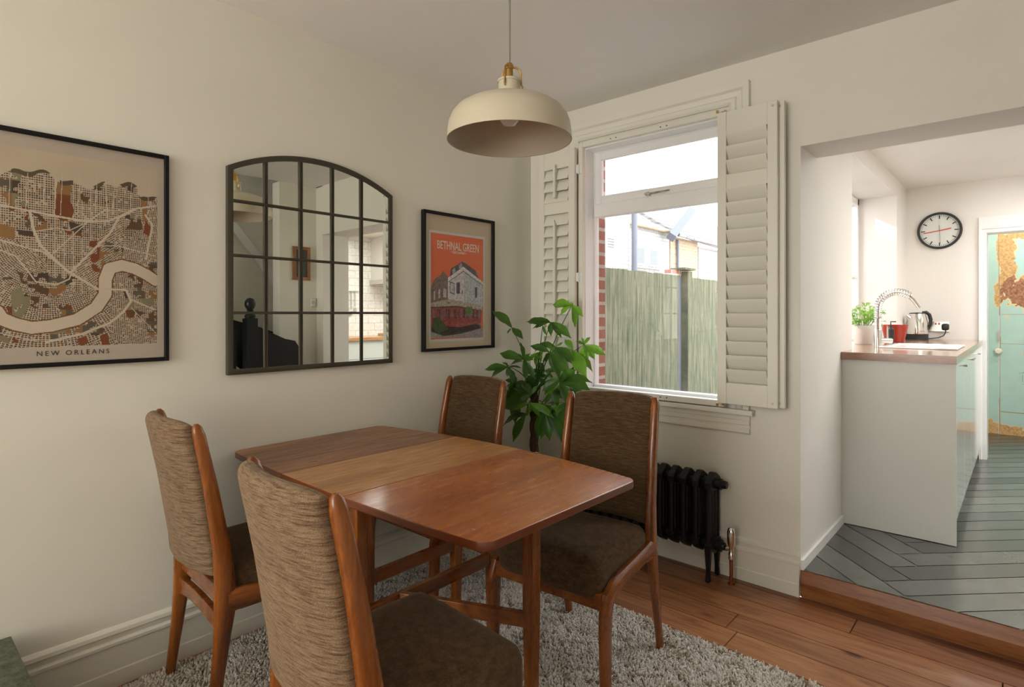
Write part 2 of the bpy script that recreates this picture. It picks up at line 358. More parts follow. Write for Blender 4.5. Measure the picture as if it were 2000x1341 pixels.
# window wall (with the dining window and the opening to the kitchen)
wx0, wx1, wz0, wz1 = .425, 1.25, .845, 2.255
b = B()
b.box(-.15, wx0, 0, .12, 0, 2.75).box(wx0, wx1, 0, .12, 0, wz0).box(wx0, wx1, 0, .12, wz1, 2.75)
b.box(wx1, 1.593, 0, .27, 0, 2.75).box(1.593, 2.60, 0, .27, 2.05, 2.75).box(2.60, 3.30, 0, .27, 0, 2.75)
struct('wall_window_side', b, M['wall'])
b = B().box(-.15, wx0+.005, .12, .195, -.3, 4.5).box(wx0+.005, wx1, .12, .195, -.3, wz0-.03).box(wx0+.005, wx1, .12, .195, wz1+.05, 4.5)
struct('trim_exterior_brick', b, M['brick'])
struct('wall_left', B().box(-.15, 0, -6, 0, 0, 2.75), M['wall'])
b = B().box(-.15, .15, -6.15, -6, 0, 2.75).box(2.15, 2.6, -6.15, -6, 0, 2.75).box(.15, 2.15, -6.15, -6, 0, .7).box(.15, 2.15, -6.15, -6, 2.4, 2.75)
struct('wall_behind_camera', b, M['wall'])
b = B().box(2.72, 2.85, -.36, 0, 0, CEIL)
struct('wall_right', b, M['wall'])
b = B().box(2.53, 2.60, -6, -1.6, 0, 2.75)
b.prism([(-1.6, 0), (-.765, 0), (-.765, .84), (-1.6, 1.50)], 'x', 2.56, 2.60)
struct('wall_stair_side', b, M['wall'])
struct('wall_staircase', B().box(3.2, 3.35, -6, 0, 0, 4.2).box(2.45, 3.35, -3.2, -3.1, 1.2, 4.2).box(2.6, 3.3, 0, .1, 2.5, 4.2), M['wall'])
struct('ceiling_staircase', B().box(2.45, 3.35, -6.1, .12, 4.2, 4.3).box(2.60, 2.72, -6.1, 0, 2.65, 4.2).box(2.45, 3.35, 0, .12, 2.75, 4.3).box(2.45, 3.35, -6.2, -6, 2.4, 4.3), M['ceil'])
struct('ceiling', B().box(-.15, 2.72, -6.1, .12, CEIL, 2.65), M['ceil'])
# floor boards
def board_mesh(name, m, under):
    b = bmesh.new(); ys = [-.055]; rows = []
    lay = b.faces.layers.float_vector.new('rnd'); ton = b.faces.layers.float.new('tone'); y = -.055
    widths = [.055, .14, .15, .14, .145, .15]; k = 0; y1 = 0.0
    joints = {1: [1.83, .6], 2: [2.30, .9, -.0], 3: [1.44, .3]}
    while y1 > -6:
        w = widths[k] if k < len(widths) else random.choice((.14, .145, .15)); y0 = y1-w
        js = sorted(joints.get(k, [random.uniform(.4, 2.8)]))
        xs = [-.05]+[j for j in js if -.05 < j < 3.3]+[3.3]
        for a, c in zip(xs, xs[1:]):
            g = .0024; q = B(); q.b.free(); q.b = b; n0 = len(b.faces); r = (random.random()*10, random.random()*10, 0)
            q.box(a+g, c-g, y0+g, y1-g, -.02, 0.0); b.faces.ensure_lookup_table(); t = min(1, max(0, [.15, .12, .72, .42, .85, .35, .6, .2, .75, .5][k % 10]+random.uniform(-.28, .28)))
            for f in list(b.faces)[n0:]: f[lay] = (t*17, r[0], r[1]); f[ton] = t
        y1 = y0; k += 1
    q = part(name, b, m, None, False); return q
fl = board_mesh('floor', M['boards'], M['gap']); tag(fl, kind='structure')
struct('floor_underlay', B().box(-.15, 3.35, -6.1, 0, -.05, -.012), M['gap'])
# kitchen shell
KF = .12; KC = 2.36
b = B().box(1.25, 1.593, .27, 1.056, KF-.2, 2.5).box(1.25, 1.593, 2.66, 3.15, KF-.2, 2.5).box(1.25, 1.593, 1.056, 2.66, KF-.2, 1.035).box(1.25, 1.593, 1.056, 2.66, 2.234, 2.5)
struct('wall_kitchen_left', b, M['kwall'])
b = B().box(1.235, 1.2495, .20, 1.056, -.15, 3.2).box(1.235, 1.2495, 2.66, 3.3, -.15, 3.2).box(1.235, 1.2495, 1.056, 2.66, -.15, 1.03).box(1.235, 1.2495, 1.056, 2.66, 2.24, 3.2)
struct('trim_kitchen_brick', b, M['brick'])
b = B().box(1.25, 2.135, 3.15, 3.27, KF-.2, 2.5).box(2.135, 2.95, 3.15, 3.27, 2.0, 2.5).box(2.95, 4.55, 3.15, 3.27, KF-.2, 2.5)
struct('wall_kitchen_far', b, M['kwall'])
struct('wall_kitchen_right', B().box(4.4, 4.55, .2, 3.2, KF-.2, 2.5), M['tile'])
struct('wall_kitchen_near', B().box(3.30, 4.55, .17, .27, KF-.2, 2.5), M['kwall'])
b = B().box(1.25, 4.55, .27, 3.2, KC, KC+.12)
struct('ceiling_kitchen', b, M['kwall'])
struct('wall_passage', B().box(1.9, 2.075, 3.27, 4.6, KF-.2, 2.5).box(2.95, 3.1, 3.27, 4.6, KF-.2, 2.5).box(1.9, 3.1, 4.56, 4.7, KF-.2, 2.5).box(1.9, 3.1, 3.2, 4.6, 2.32, 2.44), M['kwall'])
# reveal lining of the opening in bright white paint
b = B().box(1.5925, 1.5945, .001, .27, KF, 2.051).box(2.5985, 2.6005, .001, .27, KF, 2.051).box(1.593, 2.60, .001, .272, 2.0485, 2.0515)
struct('trim_opening_lining', b, M['kwall'])
b = B().box(1.594, 1.606, .004, .795, KF, KF+.045)
struct('baseboard_opening', b, M['wtrim'])
# slate herringbone
def herring():
    b = bmesh.new(); lay = b.faces.layers.float_vector.new('rnd'); ton = b.faces.layers.float.new('tone'); w = .134; k = 6; Lp = w*k; g = .0029; s = math.sqrt(.5)
    ox, oy = 2.008-.02, .036-.01
    def T(u, v): return (ox+(u-v)*s, oy+(u+v)*s)
    rng_ = random.Random(3)
    for i in range(-40, 40):
        for j in range(-12, 12):
            u0 = i*w+j*Lp*1.0; v0 = i*w-j*Lp*1.0
            for (a, c, d, e) in ((u0, v0, Lp, w), (u0+Lp-0*w, v0-Lp+w, w, Lp)):
                cx, cy = T(a+d/2, c+e/2)
                if not (1.0 < cx < 5.0 and -.6 < cy < 5.2): continue
                t = rng_.random(); ps = [T(a+g, c+g), T(a+d-g, c+g), T(a+d-g, c+e-g), T(a+g, c+e-g)]
                f = b.faces.new([b.verts.new((x, y, KF)) for x, y in ps]); f[lay] = (t*13, rng_.random()*9, 0); f[ton] = t
    for co, no in (((1.594, 0, 0), (-1, 0, 0)), ((4.4, 0, 0), (1, 0, 0)), ((0, .004, 0), (0, -1, 0)), ((0, 4.56, 0), (0, 1, 0))):
        bmesh.ops.bisect_plane(b, geom=b.verts[:]+b.edges[:]+b.faces[:], plane_co=co, plane_no=no, clear_outer=True)
    return b
sl = tag(part('floor_kitchen', herring(), M['slate'], None, False), kind='structure')
struct('floor_kitchen_bed', B().box(1.594, 4.4, .012, 4.56, -.05, KF-.004), M['grout'])
# timber step
b = B().prism([(.012, .0), (.012, KF), (.002, KF), (-.010, .066), (-.006, .016), (-.002, .0)], 'x', 1.594, 3.2)
b.bevel(.002, 1)
stp = struct('trim_step', b, M['step'])
cv = Canvas(150, 14, .18, .03, (0, 0, 0))
# baseboards
prof = [(0, 0), (.016, 0), (.016, .055), (.0135, .06), (.0135, .142), (.020, .146), (.020, .156), (.010, .163), (.012, .180), (.017, .184), (.015, .196), (.006, .204), (0, .206)]
struct('baseboard_window', B().prism([(-d, z) for d, z in prof], 'x', 0.0, 1.592), M['trim'])
struct('baseboard_left', B().prism([(d, z) for d, z in prof], 'y', -6, 0.0), M['trim'])

# dining window -------------------------------------------------
b = B(); A0, A1, AZ, SW = .278, 1.372, 2.405, .098
ap = [(0, 0), (.012, 0), (.020, .012), (.020, .030), (.012, .036), (.016, .060), (.026, .070), (.026, .098), (0, .098)]
def arch(b, x0, x1, z0, z1, pr, y=0):
    # mitred frame on three sides: profile (depth, distance from inner edge)
    rings = []
    for (px, pz, sx_, sz_) in ((x0, z0, -1, 0), (x0, z1, -1, 1), (x1, z1, 1, 1), (x1, z0, 1, 0)):
        rings.append([(px+sx_*t, y-d, pz+sz_*t) for d, t in pr])
    return b.rings(rings)
arch(b, A0+SW, A1-SW, .827, AZ-SW, ap)
struct('trim_window_architrave', b, M['trim'])
b = B().box(.256, 1.394, -.045, .0, .800, .827); b.bevel(.006, 2)
b.prism([(0, .707), (-.012, .707), (-.020, .715), (-.020, .728), (-.010, .738), (-.010, .748), (-.022, .752), (-.022, .772), (-.014, .776), (-.014, .800), (0, .800)], 'x', .278, 1.372)
struct('trim_window_sill', b, M['trim'])
win = bpy.data.objects.new('window_1', None); C.objects.link(win); win.location = (.84, .08, .85); win['kind'] = 'structure'
def frame_box(b, x0, x1, z0, z1, t, y0, y1, tb=None):
    tb = tb or t
    return b.box(x0, x0+t, y0, y1, z0, z1).box(x1-t, x1, y0, y1, z0, z1).box(x0+t, x1-t, y0, y1, z1-t, z1).box(x0+t, x1-t, y0, y1, z0, z0+tb)
b = frame_box(B(), wx0-.005, wx1+.005, wz0-.005, wz1+.005, .012, -.02, .10); part('window_lining', b, M['wtrim'], win, False)
b = frame_box(B(), .428, 1.248, .848, 2.252, .010, .07, .115); b.box(.436, 1.24, .062, .118, 1.862, 1.937); b.box(.436, 1.24, .06, .118, .85, .868); b.bevel(.002, 1)
part('window_frame', b, M['wtrim'], win, False)
b = frame_box(B(), .432, 1.244, 1.939, 2.245, .046, .074, .105); b.bevel(.004, 2)
sash = part('sash', b, M['wtrim'], win, False)
part('pane', B().box(.47, 1.20, .094, .097, 1.98, 2.205), M['glass'], sash, False)
part('pane', B().box(.436, 1.24, .094, .097, .865, 1.865), M['glass'], win, False)
b = B().tube([(.80, .060, 1.952), (.87, .052, 1.952), (.925, .056, 1.955)], [.006, .006, .004], 8); b.lathe([(.010, .050), (.010, .074)], (.80, 0, 1.952), 12, 'y'); b.lathe([(.008, .055), (.008, .074)], (.782, 0, 1.952), 12, 'y')
part('handle', b, M['chrome'], sash)
# shutter frame with magnets
b = frame_box(B(), .400, 1.262, .832, 2.285, .030, -.048, -.002); b.bevel(.002, 1)
sf = part('shutter_frame', b, M['shut'], win, False)
for x in (.62, .655, .925, .96):
    for z in (2.268, .848): part('screw', B().lathe([(.0035, -.0495), (.0035, -.047)], (x, 0, z), 8, 'y'), M['blk'], sf)
# shutters ------------------------------------------------------
SZ0, SZ1 = .856, 2.254
def shutter(x0, x1, y0, y1, label, rod, tilt, nparts=True):
    t = thing('window_shutter', ((x0+x1)/2, (y0+y1)/2, SZ0), label, 'shutter', None)
    st = .043; b = B().box(x0, x0+st, y0, y1, SZ0, SZ1); b.box(x1-st, x1, y0, y1, SZ0, SZ1)
    mid1 = SZ1-.103-.199; mid0 = mid1-.070
    b.box(x0+st, x1-st, y0+.002, y1-.002, SZ1-.103, SZ1).box(x0+st, x1-st, y0+.002, y1-.002, mid0, mid1).box(x0+st, x1-st, y0+.002, y1-.002, SZ0, SZ0+.100); b.bevel(.0025, 2)
    part('shutter_frame', b, M['shut'], t, False)
    yc = (y0+y1)/2
    def blades(z0, z1, n):
        p = (z1-z0)/n; h = p*.60
        for i in range(n):
            zc = z0+p*(i+.5); a = math.radians(tilt); o = []
            for k in range(10):
                th = 2*PI*k/10; u = math.cos(th)*h; v = math.sin(th)*.0045
                o.append((yc+u*math.sin(a)+v*math.cos(a), zc+u*math.cos(a)-v*math.sin(a)))
            bb = B().prism(o, 'x', x0+st+.002, x1-st-.002); part('louvre_blade', bb, M['shut'], t)
    blades(mid1, SZ1-.103, 3); blades(SZ0+.100, mid0, 14)
    if rod:
        xc = (x0+x1)/2+.004
        part('tilt_rod', B().box(xc-.007, xc+.007, y0-.026, y0-.014, mid1+.02, SZ1-.085), M['shut'], t, False)
        part('tilt_rod', B().box(xc-.007, xc+.007, y0-.026, y0-.014, SZ0+.13, mid0-.06), M['shut'], t, False)
        if True:
            for z in (mid0-.06, mid1+.02): part('rod_pin', B().tube([(xc, y0-.012, z), (xc, y0-.02, z+.02)], .002, 5), M['brass'], t)
    else:
        for z in (SZ0+.022, SZ1-.022): part('catch', B().lathe([(.006, y0-.003), (.006, y0+.001)], (x1-.020, 0, z), 12, 'y'), M['steel'], t)
        for z in (SZ1, SZ0-.014): part('latch', B().box(x0-.004, x0+.006, y0-.004, y0+.004, z, z+.014), M['brass'], t, False)
    return t
shutter(1.246, 1.521, -.092, -.066, 'white louvred window shutter folded open right of the window, in front of its pair', False, -30)
shutter(1.262, 1.543, -.062, -.036, 'white louvred shutter leaf folded flat behind the right-hand one, only its edge showing', False, -5)
shutter(.134, .402, -.090, -.064, 'white louvred window shutter with tilt rods folded open left of the window, by the corner', True, 26)
for z in (2.13, 1.50, .98):
    b = B().box(.402, .412, -.070, -.044, z-.025, z+.025).box(.410, .425, -.052, -.0475, z-.025, z+.025); b.tube([(.411, -.058, z-.03), (.411, -.058, z+.03)], .004, 8)
    part('shutter_hinge', b, M['wtrim'], sf)

# kitchen window -----------------------------------------------
kw = bpy.data.objects.new('window_2', None); C.objects.link(kw); kw.location = (1.3, 1.86, 1.1); kw['kind'] = 'structure'
b = B()
for y0, y1 in ((1.056, 1.10), (2.616, 2.66), (1.84, 1.88)): b.box(1.27, 1.33, y0, y1, 1.035, 2.234)
b.box(1.27, 1.33, 1.056, 2.66, 2.18, 2.234).box(1.27, 1.33, 1.056, 2.66, 1.035, 1.09).box(1.28, 1.32, 1.10, 2.61, 1.58, 1.60); b.bevel(.003, 1)
part('window_frame', b, M['wtrim'], kw, False)
part('pane', B().box(1.298, 1.302, 1.10, 2.62, 1.09, 2.18), M['glass'], kw, False)
struct('trim_kitchen_sill', B().box(1.33, 1.60, 1.058, 2.658, 1.036, 1.0745), M['walnut'])
# kitchen doorway architrave + door
b = B(); DX0, DX1, DZ = 2.133, 2.95, 1.93
arch(b, DX0, DX1, KF, DZ, [(0, 0), (.012, .0), (.020, .006), (.020, .03), (.028, .036), (.028, .05), (0, .05)], 3.15); b.box(2.083, 3.0, 3.13, 3.15, DZ+.05, 2.062)
b.box(2.120, 2.1355, 3.15, 3.27, KF, DZ).box(2.83, 2.953, 3.15, 3.27, KF, DZ).box(2.135, 2.95, 3.15, 3.27, DZ, 2.0)
struct('trim_kitchen_doorway', b, M['wtrim'])
door = bpy.data.objects.new('door_1', None); C.objects.link(door); door.location = (2.5, 4.5, KF); door['kind'] = 'structure'
m = attr_mat('peeling_turquoise_paint', .6)
cv = Canvas(190, 470, .80, 1.98, (.47, .66, .58))
n1 = cv.noise(.16, 1)*.5+cv.noise(.06, 2)*.3+cv.noise(.02, 3)*.2; n2 = cv.noise(.012, 5); n3 = cv.noise(.3, 8)
cv.c *= (1+.06*(cv.noise(.05, 9)[..., None]-.5))
def blob(cx, cy, rx, ry): return np.hypot((cv.U-cx)/rx, (cv.V-cy)/ry)
f = np.maximum.reduce([1.1-blob(.16, 1.60, .075, .38), 1.1-blob(.30, 1.36, .19, .17), 1.0-blob(.11, 1.84, .045, .22), 1.0-blob(.40, 1.92, .34, .05), .9-blob(.36, .78, .10, .07), 1.05-blob(.10, .02, .28, .10), 1-blob(.02, 0, .06, .17), 1-blob(.55, .0, .45, .07), 1-blob(.7, 1.2, .12, .3), 1-blob(.10, 1.35, .045, .14)])
mask = (f+(n1-.5)*1.1) > .18
cv.c[mask] = (np.array((.62, .38, .16))[None]*(.75+.5*n2[mask][:, None]))
m2 = (blob(.27, 1.36, .17, .17)+(n1-.5)*1.2 < .95) & mask; cv.c[m2] = np.array((.36, .17, .09))[None]*(.6+.9*n2[m2][:, None])
edge = (abs((f+(n1-.5)*1.1)-.18) < .05); cv.c[edge] = (.74, .62, .36)
m4 = (blob(.31, 1.68, .10, .15)+(n1-.5)*.7 < .9); cv.c[m4] = (.46, .68, .62)
for pts, w in (([(.10, 0), (.105, .9), (.09, 1.95)], .006), ([(.11, .88), (.8, .88)], .005), ([(.11, 1.16), (.8, 1.16)], .005), ([(.11, .22), (.8, .22)], .008)): cv.line(pts, w, (.40, .30, .17))
cv.line([(.095, 0), (.10, 1.15)], .003, (.80, .78, .70))
cv.line([(.24, .60), (.30, .61), (.27, .61), (.265, .50), (.31, .47)], .003, (.22, .36, .36))
cv.mesh('painted_face', m, door, (2.076, 4.498, KF), (1, 0, 0), (0, 0, 1))
part('door_leaf', B().box(2.076, 2.876, 4.50, 4.54, KF, 2.10), M['oakf'], door, False)
b = B(); b.box(2.19, 2.86, 4.488, 4.498, .985, 1.0).box(2.19, 2.86, 4.488, 4.498, 1.275, 1.285).box(2.19, 2.205, 4.488, 4.498, .34, 1.0)
b = B().lathe([(.001, 4.44), (.020, 4.442), (.030, 4.455), (.030, 4.468), (.012, 4.48), (.012, 4.498)], (2.168, 0, .925), 20, 'y'); part('door_knob', b, M['ivory'], door)
b = B().box(2.160, 2.176, 4.49, 4.498, 1.03, 1.13); b.tube([(2.168, 4.485, 1.12), (2.168, 4.478, 1.05), (2.174, 4.478, 1.03)], .004, 6); part('latch_hook', b, M['steel'], door, False)

# ================================================================== DINING ROOM THINGS
SURVEY = Vector((2.356, -2.836, 1.285))
def pl(u, v, ax, val):   # point on a plane seen at a measured place of the photograph, used only to read off real positions
    r = (u-1000)/1127; w = -(v-613)/1127; a = math.radians(41.6); d = (-math.sin(a)+r*math.cos(a), math.cos(a)+r*math.sin(a), w)
    c = SURVEY; t = (val-c[ax])/d[ax]; return Vector((c.x+t*d[0], c.y+t*d[1], c.z+t*d[2]))
# dining chair --------------------------------------------------
def post_y(z): 
    zs = [0, .20, .36, .43, .55, .75, .90, .95]; ys = [0, .026, .043, .046, .036, .004, -.026, -.036]
    return float(np.interp(z, zs, ys))
def make_chair():
    t = thing('dining_chair', (0, 0, 0), '', 'chair', 'teak dining chairs around the table')
    for s in (-1, 1):
        zs = [0, .10, .20, .29, .36, .41, .46, .55, .65, .75, .85, .915, .938, .947]; hd = [.015, .0175, .021, .026, .032, .034, .031, .027, .024, .0215, .019, .018, .013, .005]
        hx = [.013]*2+[.0145]*3+[.0155]*6+[.0155, .012, .005]
        xs = np.interp(zs, [0, .4, .95], [.209, .205, .197])
        path = [((s*x, post_y(z), z), h, d, (0, 1, 0)) for z, x, d, h in zip(zs, xs, hd, hx)]
        part('leg', loft(path, 14, 2.8), M['teak'], t)
        rp_ = [((.206, .050, .392), .040, (0, .05, 1)), ((.212, .12, .392), .0315, (0, .02, 1)), ((.220, .22, .388), .0285, (0, .03, 1)), ((.229, .33, .381), .0295, (0, .08, 1)), ((.233, .385, .371), .030, (0, .22, 1)), ((.236, .425, .350), .034, (0, .7, .7)), ((.237, .444, .31), .029, (0, 1, .18)), ((.2375, .449, .27), .028, (0, 1, .05))]
        part('side_rail', loft([((s*c[0], c[1], c[2]), .0155, h, n) for c, h, n in rp_], 14, 2.8), M['teak_y'], t)
        fl_ = [(.31, .0295, .444), (.25, .028, .449), (.15, .024, .452), (.05, .020, .455), (0, .018, .456)]
        part('leg', loft([((s*.2373, y, z), .0157, h, (0, 1, 0)) for z, h, y in fl_], 14, 2.8), M['teak'], t)
    b = B().prism([(-.20, .345), (-.1, .352), (0, .355), (.1, .352), (.20, .345), (.20, .285), (.14, .298), (.07, .306), (0, .308), (-.07, .306), (-.14, .298), (-.20, .285)], 'y', .026, .046); b.bevel(.003, 2)
    part('stretcher', b, M['teak_y'], t, True)
    b = B().box(-.195, .195, .034, .056, .372, .425); b.bevel(.003, 2); part('rear_rail', b, M['teak_y'], t)
    b = B().box(-.226, .226, .432, .452, .318, .372); b.bevel(.003, 2); part('front_rail', b, M['teak_y'], t)
    part('seat', rounded_box(-.220, .220, .052, .466, .335, .482, .045, 12, .020, .92), M['seat_fab'], t)
    # curved upholstered backrest
    b = B(); rings = []; n = 44
    for iz in range(41):
        fz = .5-.5*math.cos(PI*iz/40); z = .468+fz*(.948-.468); e = 1.0
        edge = min(fz, 1-fz)*(.48); th = .028*min(1, math.sqrt(max(0, 1-(1-min(edge/.03, 1))**2)))+.001
        ring = []
        for k in range(n):
            a = 2*PI*k/n; ca, sa = math.cos(a), math.sin(a)
            x = math.copysign(abs(ca)**.4, ca)*(.187-.006*fz); hy = math.copysign(abs(sa)**.5, sa)*th
            bow = -.042*(1-(x/.2)**2)
            ring.append((x, post_y(z)-.010+bow+hy, z-(.012*max(0, fz-.8)/.2)*abs(x/.185)**5+.006*fz))
        rings.append(ring)
    bk = part('backrest', b.rings(rings), M['back_fab'], t, True, 180); bk.data.materials.append(M['front_fab'])
    for p in bk.data.polygons:
        c = p.center
        if c.y > post_y(c.z)-.010-.042*(1-(c.x/.2)**2)+.012: p.material_index = 1
    return t
ch = make_chair(); ch.location = (1.212, -2.210, .0); ch.scale = (1, 1, 1.008); ch.rotation_euler = (0, 0, math.radians(-3.2)); ch['label'] = 'teak dining chair with brown tweed back closest to the camera, seen from behind'
def place(x, y, deg, label, roll=0):
    c = copy_tree(ch); c.location = (x, y, .0); c.rotation_euler = (0, math.radians(roll), math.radians(deg)); c['label'] = label; return c
place(.295, -2.122, -3, 'leftmost teak dining chair, standing close to the wall under the big map')
place(.243, -.770, 180, 'teak dining chair with upholstered back, behind the table between street poster and leafy plant')
place(1.104, -.812, 182, 'teak dining chair with upholstered back, standing in front of the window beside the radiator', 1.5)
# table ---------------------------------------------------------
tb = thing('dining_table', (.73, -1.49, .012), 'long teak drop-leaf dining table with boat-shaped top in three tones', 'table')
yc, xc = -1.49, .725
def side(x): return .375+.032*max(0, 1-((x-xc)/.70)**2)
def fside(x): return .328+.080*max(0, 1-((x-xc)/.70)**2)
def outline(x0, x1, rl, rr):
    top = []; n = 14
    def corner(cx, cy, r, a0, a1): return [(cx+r*math.cos(math.radians(a0+(a1-a0)*k/6)), cy+r*math.sin(math.radians(a0+(a1-a0)*k/6))) for k in range(7)]
    pts = []; r = .045
    xa = x0+(r if rl else 0); xb = x1-(r if rr else 0)
    low = [(xa+(xb-xa)*k/n, yc-side(xa+(xb-xa)*k/n)) for k in range(n+1)]
    pts += low
    if rr: pts += corner(x1-r, yc-side(x1-r)+r, r, -80, 0)+corner(x1-r, yc+fside(x1-r)-r, r, 0, 80)
    pts += [(x, yc+fside(x)) for x, y in low[::-1]]
    if rl: pts += corner(x0+r, yc+fside(x0+r)-r, r, 100, 180)+corner(x0+r, yc-side(x0+r)+r, r, 180, 260)
    return pts
for nm, x0, x1, rl, rr, mm, lab in (('table_leaf', .014, .4745, 1, 0, 'tt_l', 'darker brown leaf by the wall'), ('tabletop', .4755, .8445, 0, 0, 'tt_c', 'paler worn middle panel'), ('table_leaf', .8455, 1.412, 0, 1, 'tt_r', 'glossy red-brown leaf with scratches')):
    b = B().prism(outline(x0, x1, rl, rr), 'z', .722, .745); b.bevel(.003, 2, .9); q = tag(part(nm, b, M[mm], tb), lab); q.data.materials.append(M['edge'])
    for p in q.data.polygons: p.material_index = 0 if p.normal.z > .6 else 1
def leg(x, y, w=.021, z1=.722):
    b = B().rings([[(x+sx_*w*k, y+sy_*w*k, z) for sx_, sy_ in ((-1,-1),(1,-1),(1,1),(-1,1))] for z, k in ((.012, .72), (.35, .95), (z1, 1))]); b.bevel(.003, 2); return part('leg', b, M['teak'], tb)
for x, y in ((.545, -1.60), (.545, -1.155), (.755, -1.775), (.755, -1.155)): leg(x, y)
for x, y0 in ((.545, -1.60), (.755, -1.775)):
    b = B().box(x-.011, x+.011, y0, -1.155, .285, .332); b.bevel(.002, 2); part('stretcher', b, M['teak_y'], tb)
    b = B().box(x-.011, x+.011, y0, -1.155, .66, .722); b.bevel(.002, 2); part('apron', b, M['teak_y'], tb)
g0, g1 = Vector((.77, -1.617)), Vector((1.19, -1.43)); d = (g1-g0).normalized(); nn = Vector((-d.y, d.x))*.011
leg(g1.x, g1.y, .0215)
for z0, z1, p0 in ((.295, .34, g0), (.675, .7215, g0)):
    q = [p0-nn, g1-nn, g1+nn, p0+nn]; b = B().prism([(v.x, v.y) for v in q], 'z', z0, z1); b.bevel(.002, 2); part('gate_rail', b, M['teak_y'], tb)
# scratches on the top
M['scr'] = mat('pale_scratch', (.6, .5, .4), .7)
for u, v, a, l in ((925, 1033, .2, .012), (955, 1022, .9, .014), (1035, 885, .5, .03), (1049, 883, .6, .02), (870, 990, .4, .008), (1000, 960, .3, .007), (737, 903, .2, .01)):
    p = pl(u, v, 2, .7455); part('scratch', B().box(p.x-l/2*math.cos(a), p.x+l/2*math.cos(a), p.y-.001, p.y+.001, .7448, .7454), M['scr'], tb, False)
# rug -----------------------------------------------------------
rug = thing('shag_rug', (1.1, -1.6, 0), 'pale oatmeal shaggy rug on the floorboards under table and chairs', 'rug')
RX0, RX1, RY0, RY1 = .05, 2.02, -2.55, -.655
b = B().box(RX0+.01, RX1-.01, RY0+.01, RY1-.01, .0005, .008)
m = M['rug'] = mat('rug_wool', (.52, .47, .40), .95, spec=.1); a = N(m, 'ShaderNodeAttribute', attribute_name='shade')
L(m, ramp(m, a.outputs['Fac'], [(0, (.30, .22, .14)), (.22, (.52, .45, .36)), (.5, (.72, .67, .60)), (1, (.84, .81, .76))]), bsdf(m).inputs['Base Color'])
part('backing', b, mat('rug_backing', (.30, .25, .19), .95), rug, False)
nt = 85000
px_ = rng.uniform(RX0, RX1, nt); py_ = rng.uniform(RY0, RY1, nt); ln = rng.uniform(.010, .019, nt); an = rng.uniform(0, 2*PI, nt)
field = np.sin(px_*23+np.sin(py_*17)*2)+np.sin(py_*29+px_*11)
an = an*.6+field*1.4; le = rng.uniform(.2, .9, nt)*ln; r0 = rng.uniform(.0026, .0046, nt)
V = np.zeros((nt, 7, 3)); 
for k in range(3):
    t = 2*PI*k/3+an; V[:, k] = np.stack([px_+r0*np.cos(t), py_+r0*np.sin(t), np.full(nt, .004)], 1)
    V[:, 3+k] = np.stack([px_+r0*1.15*np.cos(t)+.45*le*np.cos(an), py_+r0*1.15*np.sin(t)+.45*le*np.sin(an), .006+ln*.62], 1)
V[:, 6] = np.stack([px_+le*np.cos(an), py_+le*np.sin(an), .006+ln*.85], 1)
base = (np.arange(nt)*7)[:, None]
q = np.stack([np.concatenate([base+np.array([[i, (i+1) % 3, 3+(i+1) % 3, 3+i]])], 1) for i in range(3)], 1).reshape(-1, 4)
tr = np.stack([base+np.array([[3+i, 3+(i+1) % 3, 6]]) for i in range(3)], 1).reshape(-1, 3)
me = bpy.data.meshes.new('pile'); vv = V.reshape(-1, 3)-np.array(rug.location); me.vertices.add(len(vv)); me.vertices.foreach_set('co', vv.ravel())
loops = np.concatenate([q.ravel(), tr.ravel()]); st = np.concatenate([np.arange(0, q.size, 4), q.size+np.arange(0, tr.size, 3)])
me.loops.add(len(loops)); me.loops.foreach_set('vertex_index', loops); me.polygons.add(len(st)); me.polygons.foreach_set('loop_start', st); me.update(calc_edges=True)
fl2 = np.sin(px_*61+np.sin(py_*47)*2.2)+np.sin(py_*73+np.sin(px_*39)*2); sh = rng.random(nt)*.5+.3+.08*np.tanh(field)-.35*(fl2 > 1.25); at = me.attributes.new('shade', 'FLOAT', 'POINT'); at.data.foreach_set('value', np.repeat(sh, 7).astype('f')); me.shade_smooth()
me.materials.append(M['rug']); o = bpy.data.objects.new('pile', me); C.objects.link(o); o.parent = rug; tag(o, kind='stuff')
# pendant lamp --------------------------------------------------
dl = 1.90; fx, fy = -math.sin(math.radians(41.6)), math.cos(math.radians(41.6)); rx_, ry_ = -fy*-1, -fx
lx = 2.356+dl*fx-(5/1127*dl)*math.cos(math.radians(41.6)); ly = -2.836+dl*fy-(5/1127*dl)*math.sin(math.radians(41.6))
RZ = 1.856
lamp = thing('pendant_lamp', (lx, ly, RZ), 'cream enamel dome pendant lamp with brass fittings hanging over the table', 'lamp')
R_ = .205
po = [(R_, 0), (R_-.0015, .028), (R_-.006, .055), (R_-.015, .078), (R_-.031, .098), (R_-.056, .114), (R_-.090, .125), (R_-.125, .131), (.055, .136), (.044, .139), (.0395, .144), (.0375, .154), (.0360, .192), (.034, .196)]
pi_ = [(.032, .190), (.034, .145), (.05, .132), (R_-.125, .127), (R_-.092, .121), (R_-.059, .110), (R_-.035, .095), (R_-.019, .076), (R_-.010, .054), (R_-.005, .028), (R_-.004, .0)]
c = (lx, ly, RZ)
part('lamp_shade', B().lathe(po+pi_[:1], c, 72, caps=False), M['lamp'], lamp, True, 60)
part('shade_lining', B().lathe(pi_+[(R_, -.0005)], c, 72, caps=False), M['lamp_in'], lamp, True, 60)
part('bulb', B().lathe([(.001, .046), (.018, .049), (.030, .062), (.036, .082), (.030, .106), (.016, .126), (.014, .18), (.001, .18)], c, 24), M['bulb'], lamp)
part('shade_collar', B().lathe([(.034, .190), (.039, .191), (.039, .197), (.034, .200), (.001, .200)], c, 36), M['lamp'], lamp)
